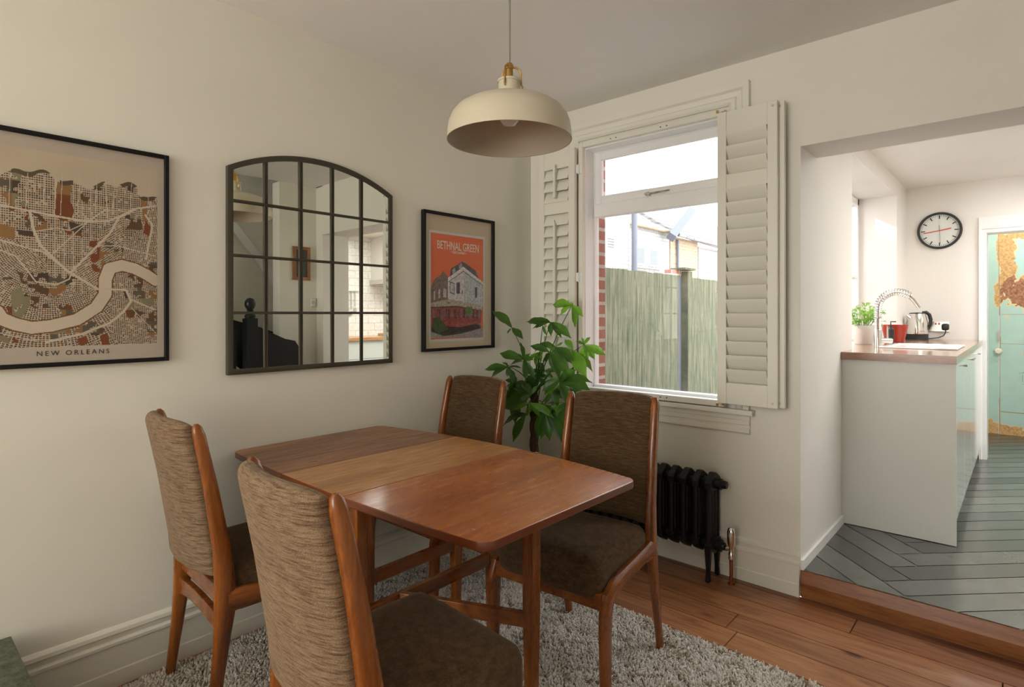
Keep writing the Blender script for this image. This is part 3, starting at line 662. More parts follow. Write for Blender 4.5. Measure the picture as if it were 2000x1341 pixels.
part('socket', B().lathe([(.001, .198), (.012, .198), (.012, .232), (.014, .234), (.014, .246), (.009, .254), (.001, .254)], c, 20), M['brass'], lamp)
for k in range(3):
    a = math.radians(-70+120*k); ca, sa = math.cos(a), math.sin(a); pr = [(.006, .242), (.024, .240), (.035, .232), (.038, .220), (.039, .198), (.040, .184), (.044, .177), (.042, .167)]
    b = B().tube([(lx+ca*r, ly+sa*r, RZ+z) for r, z in pr], [.003, .0034, .0032, .0030, .0030, .0030, .0030, .002], 8) 
    part('brass_clip', b, M['brass'], lamp)
part('cord', B().tube([(lx, ly, RZ+.252), (lx, ly, CEIL)], .0035, 8), M['cord'], lamp)
part('ceiling_rose', B().lathe([(.04, CEIL-.0005-RZ), (.04, CEIL-.02-RZ), (.02, CEIL-.03-RZ), (.001, CEIL-.03-RZ)], c, 24), M['lamp'], lamp)
# map -----------------------------------------------------------
def framed(name, loc, label, y0, y1, z0, z1, t, depth, m):
    r = thing(name, loc, label, 'picture')
    b = B().box(.004, depth, y0, y0+t, z0, z1).box(.004, depth, y1-t, y1, z0, z1).box(.004, depth, y0+t, y1-t, z1-t, z1).box(.004, depth, y0+t, y1-t, z0, z0+t); b.bevel(.0015, 1)
    part('frame', b, m, r, False); return r
my0, my1, mz0, mz1 = -3.06, -2.092, 1.115, 1.862
mp = framed('map_picture', (.004, -2.57, 1.115), 'large black-framed brown street map print on the left wall', my0, my1, mz0, mz1, .014, .024, M['black_frame'])
paper_m = paint('map_paper', (.47, .405, .335), .8, .05, .02)
part('paper', B().box(.004, .012, my0+.012, my1-.012, mz0+.012, mz1-.012), paper_m, mp, False)
w, h = .895, .625; ty, tz = my1-.036-w, 1.180
cv = Canvas(560, 440, w, h, (.50, .42, .31))
U, V2 = cv.U, cv.V; X = U/w; Y = V2/h     # X 0..1 left-right, Y 0..1 bottom-top
top = .865+.02*np.sin(X*23)+.012*np.sin(X*71)-.03*(X > .93)
land = Y < top
nz = cv.noise(.012, 4); nb = cv.noise(.03, 6); nc = cv.noise(.055, 12)
pal = np.array([(.105, .060, .032), (.17, .052, .018), (.105, .088, .060), (.24, .13, .05), (.20, .18, .11), (.065, .045, .032), (.36, .30, .21)])
def at(px, py): p = pl(px, py, 0, .012); return (p.y-ty, p.z-tz)
def street(mask, ang, cx, cy, s1, s2, lw=.30):
    a = math.radians(ang); u = (U-cx)*math.cos(a)+(V2-cy)*math.sin(a); v = -(U-cx)*math.sin(a)+(V2-cy)*math.cos(a)
    i = np.floor(u/s1).astype(int); j = np.floor(v/s2).astype(int); fu = u/s1-i; fv = v/s2-j
    hsh = (np.abs(np.sin(i*12.9898+j*78.233)*43758.5453) % 1)
    big = (nc*1.4+hsh*.5); ci = np.where(hsh < .34, 0, np.where(hsh < .52, 5, np.where(hsh < .66, 2, np.where(hsh < .78, 1, np.where(hsh < .85, 3, np.where(hsh < .92, 4, 6))))))
    col = pal[ci]*(.85+.4*nb[..., None]); road = (fu < lw*.9) | (fv < lw)
    c_ = np.where(road[..., None], np.array((.50, .425, .33)), col); cv.c[mask] = c_[mask]
full = land
street(full, 0, 0, 0, .0060, .0072, .32)
def half(p, q): (x0, y0), (x1, y1) = p, q; return (x1-x0)*(V2-y0)-(y1-y0)*(U-x0)   # >0 left of the line
fan_c = at(100, 470)
P = at
street(land & (half(P(160, 505), P(232, 420)) < 0) & (half(P(60, 440), P(200, 600)) > 0) & (U < P(240, 0)[0]), 38, 0, 0, .0055, .0065)
street(land & (half(P(0, 445), P(215, 600)) < 0) & (U < P(90, 0)[0]), 38, 0, 0, .006, .0055)
# fan of radial streets
r_ = np.hypot(U-P(95, 445)[0], V2-P(95, 470)[1]); th = np.arctan2(V2-P(95, 470)[1], U-P(95, 445)[0])
fan = land & (half(P(0, 470), P(200, 600)) < 0) & (r_ > .07) & (th < -.25)
i = np.floor(r_/.0062).astype(int); nrad = np.where(r_ > .14, 110, 72); j = np.floor(th*nrad/PI/2*2).astype(int); hs = np.abs(np.sin(i*3.1+j*17.7)*9143.3) % 1
road = ((r_/.0062-i) < .3) | ((th*nrad/PI-j) < .28); c_ = np.where(road[..., None], np.array((.50, .425, .33)), pal[np.where(hs < .5, 0, np.where(hs < .7, 2, np.where(hs < .85, 5, np.where(hs < .94, 1, 6))))]*(.9+.3*nb[..., None])); cv.c[fan] = c_[fan]
street(land & (half(P(205, 545), P(300, 400)) < 0) & (U > P(210, 0)[0]) & (V2 > P(230, 520)[1]), 8, 0, 0, .006, .0058)
low = land & (V2 < P(150, 665)[1]); street(land & (U > P(216, 0)[0]) & (V2 < P(230, 530)[1]), 3, 0, 0, .0062, .0052)
street(low & (U > P(150, 0)[0]) & (U < P(232, 0)[0]), 24, 0, 0, .0065, .0075, .26)
# parks and big blocks
pk = (nc > .60) & (nz > .42) & land; ci = (np.abs(np.sin(np.floor(U/.045)*7.7+np.floor(V2/.04)*3.3)*91.7) % 1*7).astype(int) % 6; cv.c[pk & (nb > .35)] = (pal[ci]*1.05)[pk & (nb > .35)]
for quad, ci in ((((112, 354), (140, 362), (138, 385), (110, 380)), 3), (((110, 378), (138, 382), (135, 418), (108, 405)), 1), (((0, 437), (30, 445), (28, 468), (0, 462)), 3), (((134, 432), (162, 440), (160, 455), (138, 450)), 5), (((34, 448), (64, 452), (66, 462), (36, 458)), 5), (((20, 570), (42, 560), (50, 590), (24, 606)), 4), (((270, 352), (282, 372), (290, 440), (280, 430)), 3), (((248, 352), (260, 354), (260, 376), (250, 372)), 5), (((284, 430), (296, 446), (292, 462), (280, 455)), 1), (((150, 662), (168, 655), (172, 668), (158, 676)), 1), (((195, 655), (210, 650), (214, 672), (200, 676)), 1)):
    cv.fill([P(*q_) for q_ in quad], pal[ci]*1.1)
cv.c[(blob2 := np.hypot((U-P(125, 410)[0])/.032, (V2-P(125, 410)[1])/.045)) < .8] = pal[1]
cream = (.56, .48, .37); rd = (.53, .455, .36)
# green/brown river banks then the river
riv = [P(-420, 640), P(-260, 520), P(-120, 500), P(-30, 590), P(-8, 608), P(2, 622), P(30, 633), P(62, 640), P(100, 636), P(150, 624), P(188, 600), P(205, 575), P(206, 545), P(214, 524), P(238, 518), P(262, 524), P(286, 536), P(304, 548)]
cv.c[cv.dist(riv) < .0225] = (.17, .075, .025); cv.c[cv.dist(riv) < .0185] = cream; cv.c[~land] = (.50, .42, .31)
cv.c[(abs(Y-top) < .012) & (nb > .45)] = (.10, .075, .045)
cv.c *= (1+.10*(cv.noise(.08, 21)[..., None]-.5))
for pts, wd in (([(0, 400), (60, 412), (110, 422), (165, 432), (210, 432), (240, 420), (262, 408), (304, 402)], .0062), ([(58, 412), (66, 450), (80, 480), (130, 528), (190, 564), (246, 566), (256, 588), (240, 610), (215, 630), (160, 652), (90, 668)], .0075), ([(140, 530), (180, 490), (215, 455), (232, 425), (262, 410)], .0065), ([(0, 468), (40, 480), (85, 492), (110, 512), (130, 528)], .0045), ([(0, 488), (30, 500), (55, 530), (70, 550), (110, 556), (135, 545), (145, 520)], .004), ([(175, 430), (205, 410), (240, 412)], .004), ([(256, 585), (304, 605)], .004), ([(190, 480), (230, 480), (304, 500)], .003), ([(98, 500), (175, 430)], .003), ([(66, 452), (110, 445), (135, 450), (175, 432)], .003), ([(284, 420), (298, 440), (290, 478), (285, 505)], .007), ([(206, 345), (210, 430)], .003), ([(110, 350), (106, 420)], .003), ([(256, 600), (304, 650)], .002), ([(0, 650), (60, 664), (120, 662)], .0025)):
    cv.line([P(*q_) for q_ in pts], wd, rd)
for x in range(20, 300, 34): cv.line([P(x, 336+x*.02), P(x-4, 420)], .0018, rd)
mpp = attr_mat('map_ink', .8); cv.mesh('map_print', mpp, mp, (.0125, ty, tz), (0, 1, 0), (0, 0, 1))
mc = pl(145, 688, 0, .0125)
text_mesh('lettering', 'NEW ORLEANS', .022, mat('dark_ink', (.035, .025, .02), .8), mp, (.0128, mc.y, mc.z-.007), (0, 1, 0), (0, 0, 1), 'CENTER', 1.45, (pl(216, 686, 0, .0125)-pl(75, 690, 0, .0125)).y)
part('glass_pane', B().box(.0165, .0185, my0+.013, my1-.013, mz0+.013, mz1-.013), M['matglass'], mp, False)
# street poster --------------------------------------------------
py0, py1, pz0, pz1 = -.902, -.366, 1.088, 1.830
bp = framed('poster_picture', (.004, -.634, 1.088), 'black-framed orange poster of a white corner building, left of the plant', py0, py1, pz0, pz1, .015, .030, M['black_frame'])
bp.rotation_euler = (0, 0, 0)
part('mount', B().box(.004, .012, py0+.013, py1-.013, pz0+.013, pz1-.013), paint('mount_card', (.58, .50, .36), .8, .02, .01), bp, False)
p0 = pl(838, 448, 0, .014); p1 = pl(947, 664, 0, .014); by0, by1, bz0, bz1 = p0.y, p1.y, p1.z+.004, p0.z
w, h = by1-by0, bz1-bz0; cv = Canvas(230, 380, w, h, (.62, .62, .60))
def Q(px, py): p = pl(px, py, 0, .014); return (p.y-by0, p.z-bz0)
def PG(pts, col): cv.fill([Q(800+x/4.325, 390+y/4.325) for x, y in pts], col)
mar = .013; ins = (cv.U > mar) & (cv.U < w-mar) & (cv.V > mar) & (cv.V < h-mar); cv.c[ins] = (.72, .17, .065)
nzz = cv.noise(.006, 3)[..., None]; nz2 = cv.noise(.02, 5)[..., None]
PG([(180, 740), (215, 665), (260, 640), (285, 600), (325, 650), (345, 700), (345, 850), (180, 870)], (.20, .155, .125))
PG([(340, 650), (350, 580), (410, 545), (445, 520), (480, 540), (560, 600), (590, 680), (460, 600)], (.10, .095, .10))
PG([(415, 550), (440, 535), (450, 570), (420, 590)], (.32, .33, .36)); PG([(362, 590), (385, 570), (390, 610), (365, 630)], (.34, .35, .38))
PG([(325, 670), (455, 570), (620, 705), (620, 900), (560, 885), (325, 840)], (.56, .57, .58))
PG([(460, 575), (620, 705), (620, 900), (460, 860)], (.44, .50, .52)); PG([(325, 660), (455, 565), (620, 695), (620, 712), (455, 590), (325, 685)], (.68, .68, .68)); PG([(330, 690), (455, 600), (620, 722), (620, 727), (455, 608), (330, 697)], (.16, .16, .17))
for x0, x1, y0, y1 in ((398, 425, 700, 790), (552, 572, 740, 825), (443, 450, 768, 790), (285, 298, 750, 820), (300, 312, 755, 825), (245, 260, 760, 830), (205, 218, 775, 845)):
    PG([(x0, y0), (x1, y0-4), (x1, y1), (x0, y1+4)], (.08, .09, .10) if x0 > 330 else (.46, .47, .48))
PG([(342, 690), (382, 705), (380, 800), (342, 785)], (.06, .06, .07)); PG([(346, 697), (378, 710), (376, 792), (346, 780)], (.50, .51, .52))
PG([(180, 870), (330, 838), (560, 880), (615, 900), (615, 945), (400, 905), (180, 915)], (.42, .37, .31)); PG([(180, 905), (400, 895), (610, 935), (610, 948), (400, 908), (180, 918)], (.06, .07, .07))
PG([(180, 915), (400, 905), (610, 945), (605, 1085), (440, 1130), (290, 1150), (180, 1115)], (.30, .075, .07))
for k, x in enumerate(range(195, 600, 26)): PG([(x, 925), (x+16, 925), (x+16, 1000), (x, 1000)], (.10, .06, .08) if k % 3 else (.22, .13, .16))
for x in (225, 300, 355, 405, 555): PG([(x, 915), (x+6, 915), (x+6, 1110), (x, 1110)], (.40, .10, .06))
PG([(190, 1060), (430, 1075), (590, 1040), (600, 1085), (440, 1130), (290, 1150), (185, 1112)], (.035, .03, .03)); PG([(480, 900), (530, 905), (540, 950), (500, 985), (470, 960)], (.10, .20, .05)); PG([(200, 1000), (250, 990), (330, 1090), (250, 1130), (190, 1080)], (.05, .09, .04))
PG([(180, 1112), (290, 1150), (440, 1130), (620, 1080), (620, 1162), (180, 1168)], (.30, .29, .28))
mm_ = ins & (cv.V < h*.74) & ~np.all(np.isclose(cv.c, (.72, .17, .065)), -1); cv.c[mm_] = (cv.c*(.72+.56*nzz))[mm_]
cv.c[~ins] = (.62, .62, .60)
cv.mesh('poster_print', attr_mat('poster_ink', .7), bp, (.0128, by0, bz0), (0, 1, 0), (0, 0, 1))
ink = mat('pale_ink', (.74, .66, .56), .8); a_, b_ = pl(854, 480, 0, .013), pl(935, 487, 0, .013)
text_mesh('lettering', 'BETHNAL GREEN', .062, ink, bp, (.0132, (a_.y+b_.y)/2, pl(895, 489, 0, .013).z), (0, 1, 0), (0, 0, 1), 'CENTER', 1.0, b_.y-a_.y, .0006)
text_mesh('lettering', '~ East London ~', .026, ink, bp, (.0132, (a_.y+b_.y)/2, pl(898, 496, 0, .013).z), (0, 1, 0), (0, 0, 1), 'CENTER', .85, .12)
text_mesh('lettering', '441', .016, mat('poster_dark_ink', (.05, .04, .04), .8), bp, (.0132, pl(877, 592, 0, .013).y, pl(877, 593, 0, .013).z), (0, 1, 0), (0, 0, 1))
part('glass_pane', B().box(.0235, .0255, py0+.014, py1-.014, pz0+.014, pz1-.014), M['picglass'], bp, False)
# arched mirror ---------------------------------------------------
ay0, ay1, az0, azs, aza = -1.885, -1.097, 1.045, 1.868, 1.968
mr = thing('arched_mirror', (0, -1.491, az0), 'arched window-pane mirror in dark bronze metal frame, centre of the left wall', 'mirror')
cyc = (ay0+ay1)/2; hw = (ay1-ay0)/2; sag = aza-azs; RR = (hw*hw+sag*sag)/(2*sag); zc_ = aza-RR
def ztop(y, off=0): return zc_+math.sqrt(max(0, (RR-off)**2-(y-cyc)**2))
ft = .021
def arc_pts(off, n=24):
    a, c_ = ay0+off, ay1-off; return [(a+(c_-a)*k/n, ztop(a+(c_-a)*k/n, off)) for k in range(n+1)]
outer = [(ay0, az0)]+arc_pts(0)+[(ay1, az0)]; inner = [(ay0+ft, az0+ft)]+arc_pts(ft)+[(ay1-ft, az0+ft)]
b = B(); rings = []
for (o_, i_) in zip(outer, inner): rings.append([(.003, *o_), (.024, *o_), (.026, (o_[0]*.7+i_[0]*.3), (o_[1]*.7+i_[1]*.3)), (.024, *i_), (.003, *i_)])
b.rings(rings+[rings[0]], caps=False); part('frame', b, M['mirror_frame'], mr, True, 35)
tilt = .0040; yaw = .005
b = B(); pts = [(ay0+.012, az0+.012)]+arc_pts(.012)+[(ay1-.012, az0+.012)]
zm = (az0+aza)/2; b.rings([[(.0180-(z-zm)*tilt+(y-cyc)*yaw, y, z) for y, z in pts], [(.0140-(z-zm)*tilt+(y-cyc)*yaw, y, z) for y, z in pts]])
part('mirror_glass', b, M['mirror'], mr, False)
vy = [pl(u, 500, 0, .022).y for u in (519.5, 588, 649.5, 706)]
for y in vy:
    b = B().box(.0165, .0245, y-.0075, y-.002, az0+ft-.002, ztop(y, ft)+.004).box(.0165, .0245, y+.002, y+.0075, az0+ft-.002, ztop(y, ft)+.004); b.box(.0165, .0215, y-.002, y+.002, az0+ft, ztop(y, ft)); part('glazing_bar', b, M['mirror_frame'], mr, False)
ys_ = [ay0+ft]+vy+[ay1-ft]
for z in (1.290, 1.518, 1.734):
    b = B().box(.0165, .0255, ay0+ft-.002, ay1-ft+.002, z-.0055, z+.0055); b.bevel(.002, 1); part('glazing_bar', b, M['mirror_frame'], mr, False)
# green chest at bottom left --------------------------------------
gc = thing('low_chest', (.42, -2.85, 0), 'low chest painted mottled green, its corner showing at the bottom left', 'chest')
b = B().box(.035, .80, -3.2, -2.533, .275, .300); b.bevel(.003, 2); part('chest_top', b, M['marble'], gc)
b = B().box(.06, .775, -3.18, -2.56, .0, .275); b.bevel(.003, 1); part('body', b, M['marble'], gc)
# radiator --------------------------------------------------------
rad = thing('radiator', (.9, -.09, 0), 'black cast-iron column radiator on short feet under the window sill', 'radiator')
xs = [1.222-.0635*k for k in range(13)]
for k, x in enumerate(xs):
    b = B(); z0, z1 = .135, .50
    for y in (-.138, -.104, -.070, -.036): b.lathe([(.010, z0+.03), (.0125, z0+.06), (.0125, z1-.06), (.010, z1-.03)], (x, y, 0), 10)
    b.prism([(-.150, z1-.055), (-.150, z1-.025), (-.140, z1-.012), (-.095, z1+.016), (-.079, z1+.016), (-.034, z1-.012), (-.024, z1-.025), (-.024, z1-.055), (-.060, z1-.068), (-.114, z1-.068)], 'x', x-.017, x+.017)
    b.prism([(-.150, z0+.055), (-.150, z0+.030), (-.130, z0+.012), (-.087, z0-.012), (-.044, z0+.012), (-.024, z0+.030), (-.024, z0+.055), (-.060, z0+.068), (-.114, z0+.068)], 'x', x-.017, x+.017)
    b.bevel(.006, 2, .7)
    b.lathe([(.026, x-.032), (.026, x+.032)], (0, -.087, z1-.035), 14, 'x'); b.lathe([(.026, x-.032), (.026, x+.032)], (0, -.087, z0+.035), 14, 'x')
    part('section', b, M['cast'], rad, True, 35)
    if k in (0, 12):
        for y in (-.140, -.036):
            b = B().rings([[(x+sx_*r, y+dy+sy_*r, z) for sx_, sy_ in ((-1,-1),(1,-1),(1,1),(-1,1))] for z, r, dy in ((0.001, .011, -.004 if y < -.1 else .004), (.05, .009, 0), (.18, .016, 0))]); b.bevel(.003, 1); part('foot', b, M['cast'], rad)
x = xs[0]
b = B().lathe([(.027, x+.03), (.027, x+.045), (.020, x+.047), (.020, x+.060)], (0, -.087, .465), 14, 'x'); b.lathe([(.018, x+.055), (.018, x+.070)], (0, -.087, .465), 6, 'x'); part('end_cap', b, M['cast'], rad, True, 30)
b = B().lathe([(.030, x+.03), (.030, x+.045), (.020, x+.050), (.018, x+.060)], (0, -.087, .170), 14, 'x'); part('end_cap', b, M['cast'], rad, True, 30)
vx = 1.312; vyy = -.087
val = thing('radiator_valve', (vx, vyy, 0), 'chrome radiator valve on a copper pipe, right of the black radiator', 'valve')
part('pipe', B().lathe([(.016, .001), (.016, .010), (.0085, .012), (.0085, .125)], (vx, vyy, 0), 16), M['copper'], val)
b = B().lathe([(.013, .12), (.013, .145), (.010, .15), (.012, .175), (.017, .19), (.019, .215), (.019, .245), (.016, .262), (.010, .268), (.001, .268)], (vx, vyy, 0), 20); part('valve_body', b, M['chrome'], val)
b = B().lathe([(.010, x+.060), (.013, x+.064), (.013, x+.072), (.008, x+.075), (.008, vx)], (0, vyy, .165), 12, 'x'); part('tail_pipe', b, M['chrome'], val)
# plant -----------------------------------------------------------
TX, TY = .285, -.315
pt = thing('potted_money_tree', (TX, TY, 0), 'tall leafy money tree with braided trunk in the corner by the window', 'plant')
part('pot', B().lathe([(.001, .001), (.11, .001), (.125, .02), (.155, .27), (.158, .285), (.150, .285), (.145, .25), (.001, .25)], (TX, TY, 0), 32), M['pot'], pt)
part('soil', B().lathe([(.001, .262), (.143, .262), (.143, .252)], (TX, TY, 0), 32), M['soil'], pt)
b = B()
for k in range(3):
    pts = [(TX+.014*math.cos(z*22+k*2.094), TY+.014*math.sin(z*22+k*2.094), z) for z in np.linspace(.25, .86, 24)]
    b.tube(pts, [.017-.006*i_/23 for i_ in range(24)], 8)
part('trunk', b, M['bark'], pt)
fo = {'leaf': bmesh.new(), 'leaf2': bmesh.new()}
R3 = random.Random(5)
def leaflet(bm_, c, t, wd, droop, nvec):
    c, t = Vector(c), Vector(t); ax = t-c; Ln = ax.length; d = ax.normalized(); sd = d.cross(nvec).normalized(); up = sd.cross(d).normalized(); n = 9; rows = []
    for i in range(n+1):
        s = i/n; wv = .80*wd*Ln*(math.sin(PI*min(1, s*.95+.03)**1.15)**.9)*(1-s**7); 
        if i == n: wv = .0004
        p = c+ax*s+up*(math.sin(PI*s)*droop*Ln)
        ww = R3.uniform(-.003, .003)
        rows.append([bm_.verts.new(p-sd*wv+up*(wv*.28+ww)), bm_.verts.new(p-sd*wv*.5+up*wv*.10), bm_.verts.new(p), bm_.verts.new(p+sd*wv*.5+up*wv*.10), bm_.verts.new(p+sd*wv+up*(wv*.28-ww))])
    for a, e in zip(rows, rows[1:]):
        for k in range(4): bm_.faces.new((a[k], a[k+1], e[k+1], e[k]))
CL = [ # centre px, depth y, [tips], width, material
 ((1117, 596), -.30, [(1080, 595), (1094, 615), (1123, 640), (1139, 619), (1112, 590)], .20, 'leaf2'),
 ((1075, 629), -.38, [(1026, 629), (1039, 642), (1076, 657), (1097, 660), (1116, 661), (1052, 624)], .19, 'leaf'),
 ((1060, 636), -.42, [(1030, 628), (1068, 655), (1048, 640)], .2, 'leaf'),
 ((1000, 640), -.42, [(961, 607), (990, 652), (1022, 663)], .22, 'leaf'),
 ((1141, 673), -.33, [(1124, 666), (1136, 658), (1153, 657), (1184, 694), (1162, 702), (1144, 688)], .21, 'leaf2'),
 ((1119, 684), -.36, [(1103, 662), (1158, 727), (1146, 737), (1122, 700)], .23, 'leaf2'),
 ((1023, 702), -.45, [(976, 690), (1016, 668), (1042, 702), (1046, 742), (1010, 690), (1036, 690)], .20, 'leaf'),
 ((992, 716), -.48, [(946, 722), (958, 738), (981, 707), (991, 737), (1022, 705), (1018, 718)], .20, 'leaf'),
 ((1074, 688), -.40, [(1035, 675), (1062, 708), (1092, 742), (1114, 733), (1078, 720)], .24, 'leaf'),
 ((1085, 677), -.37, [(1118, 711), (1085, 700), (1100, 668)], .2, 'leaf'),
 ((1093, 741), -.42, [(1066, 766), (1110, 733), (1154, 763), (1157, 747), (1106, 791), (1126, 722), (1072, 742)], .24, 'leaf'),
 ((1038, 770), -.46, [(1007, 788), (984, 798), (1002, 757), (1020, 748), (1050, 752)], .24, 'leaf'),
 ((1035, 786), -.48, [(1083, 818), (1028, 813), (1060, 800)], .20, 'leaf2'),
 ((1027, 808), -.44, [(979, 836), (1002, 863), (1010, 815)], .22, 'leaf'),
 ((1066, 803), -.42, [(1056, 859), (1074, 861), (1098, 864), (1085, 808)], .20, 'leaf'),
 ((1104, 786), -.38, [(1092, 846), (1088, 808), (1106, 846), (1112, 806)], .24, 'leaf'),
 ((1062, 790), -.40, [(1030, 812), (1050, 856), (1086, 806), (1088, 790)], .24, 'leaf'),
 ((1010, 745), -.38, [(985, 742), (978, 770), (996, 790), (1028, 762), (1000, 730)], .24, 'leaf'),
 ((1000, 762), -.33, [(984, 790), (974, 776), (1012, 800), (1006, 828)], .22, 'leaf'),
 ((1046, 735), -.33, [(1024, 745), (1040, 770), (1070, 755), (1062, 722), (1030, 720)], .24, 'leaf'),
 ((1064, 724), -.30, [(1050, 742), (1082, 748), (1090, 724), (1052, 708)], .24, 'leaf'),
 ((1050, 688), -.34, [(1046, 715), (1058, 706), (1060, 690)], .2, 'leaf2'),
 ((1060, 668), -.35, [(1058, 690), (1066, 684), (1052, 676)], .16, 'leaf2'),
 ((1110, 745), -.33, [(1130, 770), (1142, 748), (1120, 715), (1098, 756)], .26, 'leaf'),
 ((1078, 765), -.30, [(1064, 790), (1090, 796), (1100, 770)], .26, 'leaf')]
stems = B(); crown = Vector((TX, TY, .84))
for (cp, dy, tips, wd, mk) in CL:
    c = pl(*cp, 1, dy)
    if c.x < .03: c.x = .03
    hb = Vector((TX+R3.uniform(-.02, .02), TY+R3.uniform(-.02, .02), min(.86, .66+.2*R3.random()+max(0, c.z-.9)*.4)))
    mid = (hb+c)/2+Vector((0, 0, .05)); pts = [hb*(1-s)**2+mid*2*s*(1-s)+c*s*s for s in np.linspace(0, 1, 10)]
    stems.tube(pts, [.0035-.0018*i_/9 for i_ in range(10)], 6)
    if cp[1] > 660: tips = tips+[(cp[0]+R3.uniform(-38, 38), cp[1]+R3.uniform(-8, 44)) for _ in range(2)]
    for tp in tips:
        t = pl(*tp, 1, dy+R3.uniform(-.07, .06)); t.x = max(t.x, .022); t.y = min(t.y, -.115)
        v = (SURVEY-c).normalized(); nv = (v*R3.uniform(.7, 1)+Vector((R3.uniform(-.4, .4), R3.uniform(-.4, .4), R3.uniform(.2, .9)))).normalized()
        leaflet(fo[mk], c, t, wd*R3.uniform(.85, 1.1), .06, nv)
part('stem', stems, M['leaf'], pt)
for k, bm_ in fo.items(): tag(part('foliage', bm_, M[k], pt, True, 180), 'dark green leaves' if k == 'leaf' else 'young bright green leaves')

# ================================================================== KITCHEN THINGS
WT = 1.075
cb = thing('base_cabinet', (1.85, 1.95, KF), 'glossy white kitchen base cabinets with a tall end panel below the worktop', 'cabinet')
part('end_panel', B().box(1.594, 2.102, .796, .816, KF+.003, 1.033), M['cabend'], cb, False)
part('body', B().box(1.60, 2.075, .818, 3.148, KF+.1, .90), M['cab'], cb, False)
part('plinth', B().box(1.60, 2.04, .818, 3.148, KF+.002, KF+.1), M['cab'], cb, False)
for y0, y1 in ((.819, 1.42), (1.424, 2.02), (2.024, 2.62), (2.624, 3.125)):
    b = B().box(2.077, 2.096, y0, y1, KF+.105, 1.030); b.bevel(.001, 1); dr = part('door', b, M['cab'], cb, False)
    ym = y1-.06 if y0 < 2 else y0+.06
    part('handle', B().tube([(2.096, ym-.03, .99), (2.112, ym-.03, .99), (2.112, ym+.03, .99), (2.096, ym+.03, .99)], .004, 6), M['chrome'], dr)
wt = thing('worktop', (1.85, 1.95, 1.034), 'oiled wood kitchen worktop with inset white sink on white cabinets', 'worktop')
b = B().box(1.5955, 2.105, .772, 1.38, 1.034, WT).box(1.5955, 1.70, 1.38, 1.92, 1.034, WT).box(2.05, 2.105, 1.38, 1.92, 1.034, WT).box(1.5955, 2.105, 1.92, 3.148, 1.034, WT)
part('worktop_slab', b, M['walnut'], wt, False)
sk = thing('kitchen_sink', (1.87, 1.65, 1.0), 'white ceramic inset sink behind the spring tap', 'sink')
b = B(); b.rings([[(x, y, z) for x, y in ((1.70+i_, 1.38+i_), (2.05-i_, 1.38+i_), (2.05-i_, 1.92-i_), (1.70+i_, 1.92-i_))] for i_, z in ((-.018, WT+.0005), (-.018, WT+.010), (.012, WT+.010), (.03, WT-.03), (.05, WT-.16), (.16, WT-.165))]); b.bevel(.005, 2, .3)
part('basin', b, M['white_cer'], sk)
fc = thing('kitchen_tap', (1.683, 1.30, WT), 'brushed steel kitchen tap with arched spring hose', 'tap')
fX, fY = 1.668, 1.40
fc.location = (fX, fY, WT)
part('tap_body', B().lathe([(.022, WT+.0005), (.0225, WT+.11), (.020, WT+.115), (.017, WT+.118)], (fX, fY, 0), 24), M['steel'], fc)
b = B()
for k in range(9): b.lathe([(.017, WT+.118+k*.0075), (.0195, WT+.1215+k*.0075), (.017, WT+.125+k*.0075)], (fX, fY, 0), 20)
part('lower_coil', b, M['steel'], fc)
dx_, dy_ = math.cos(math.radians(41.6)), math.sin(math.radians(41.6))
dx_, dy_ = .70, .71
pts = []; zb = WT+.185; rad_ = .128
for k in range(30):
    s = k/29; 
    if s < .2: pts.append(Vector((fX, fY, zb+s/.2*.055)))
    else:
        a = PI-(s-.2)/.8*math.radians(150); pts.append(Vector((fX+dx_*(rad_+rad_*math.cos(a)), fY+dy_*(rad_+rad_*math.cos(a)), zb+.055+rad_*math.sin(a)*.86)))
part('hose', B().tube(pts, .0065, 8), M['steel'], fc)
# helical spring round the hose
hp = []; nT = 21
for k in range(nT*10+1):
    s = k/(nT*10)*(len(pts)-1)*.88; i_ = min(int(s), len(pts)-2); f_ = s-i_; p = pts[i_].lerp(pts[i_+1], f_); d = (pts[i_+1]-pts[i_]).normalized(); side_ = Vector((-dy_, dx_, 0)); up_ = side_.cross(d); a = 2*PI*k/10
    hp.append(p+(side_*math.cos(a)+up_*math.sin(a))*.0215)
part('spring', B().tube(hp, .0026, 5), M['steel'], fc)
e = pts[-1]; d = (pts[-1]-pts[-2]).normalized()
part('spray_head', B().tube([pts[-4], pts[-2], e, e+d*.055], [.014, .015, .013, .012], 16), M['steel'], fc)
b = B().tube([(fX, fY, WT+.045), (fX+.07*.75, fY+.07*.66, WT+.042), (fX+.085*.75, fY+.085*.66, WT+.042)], [.014, .017, .017], 16); part('mixer_arm', b, M['steel'], fc)
b = B().tube([(fX+.06*.75, fY+.06*.66, WT+.05), (fX+.06*.75, fY+.06*.66, WT+.13)], [.006, .004], 10); part('lever', b, M['steel'], fc)
hbp = thing('herb_pot', (1.50, 1.755, WT), 'pale ceramic pot of bushy basil on the kitchen window sill', 'plant')
hx, hy = 1.520, 1.785; hbp.location = (hx, hy, WT-.0005)
part('pot', B().lathe([(.001, WT), (.052, WT), (.056, WT+.006), (.072, WT+.125), (.074, WT+.132), (.068, WT+.132), (.066, WT+.11), (.001, WT+.11)], (hx, hy, 0), 32), M['pot'], hbp)
part('soil', B().lathe([(.001, WT+.118), (.065, WT+.118)], (hx, hy, 0), 24, caps=False), M['soil'], hbp)
bb_ = bmesh.new(); stb = B()
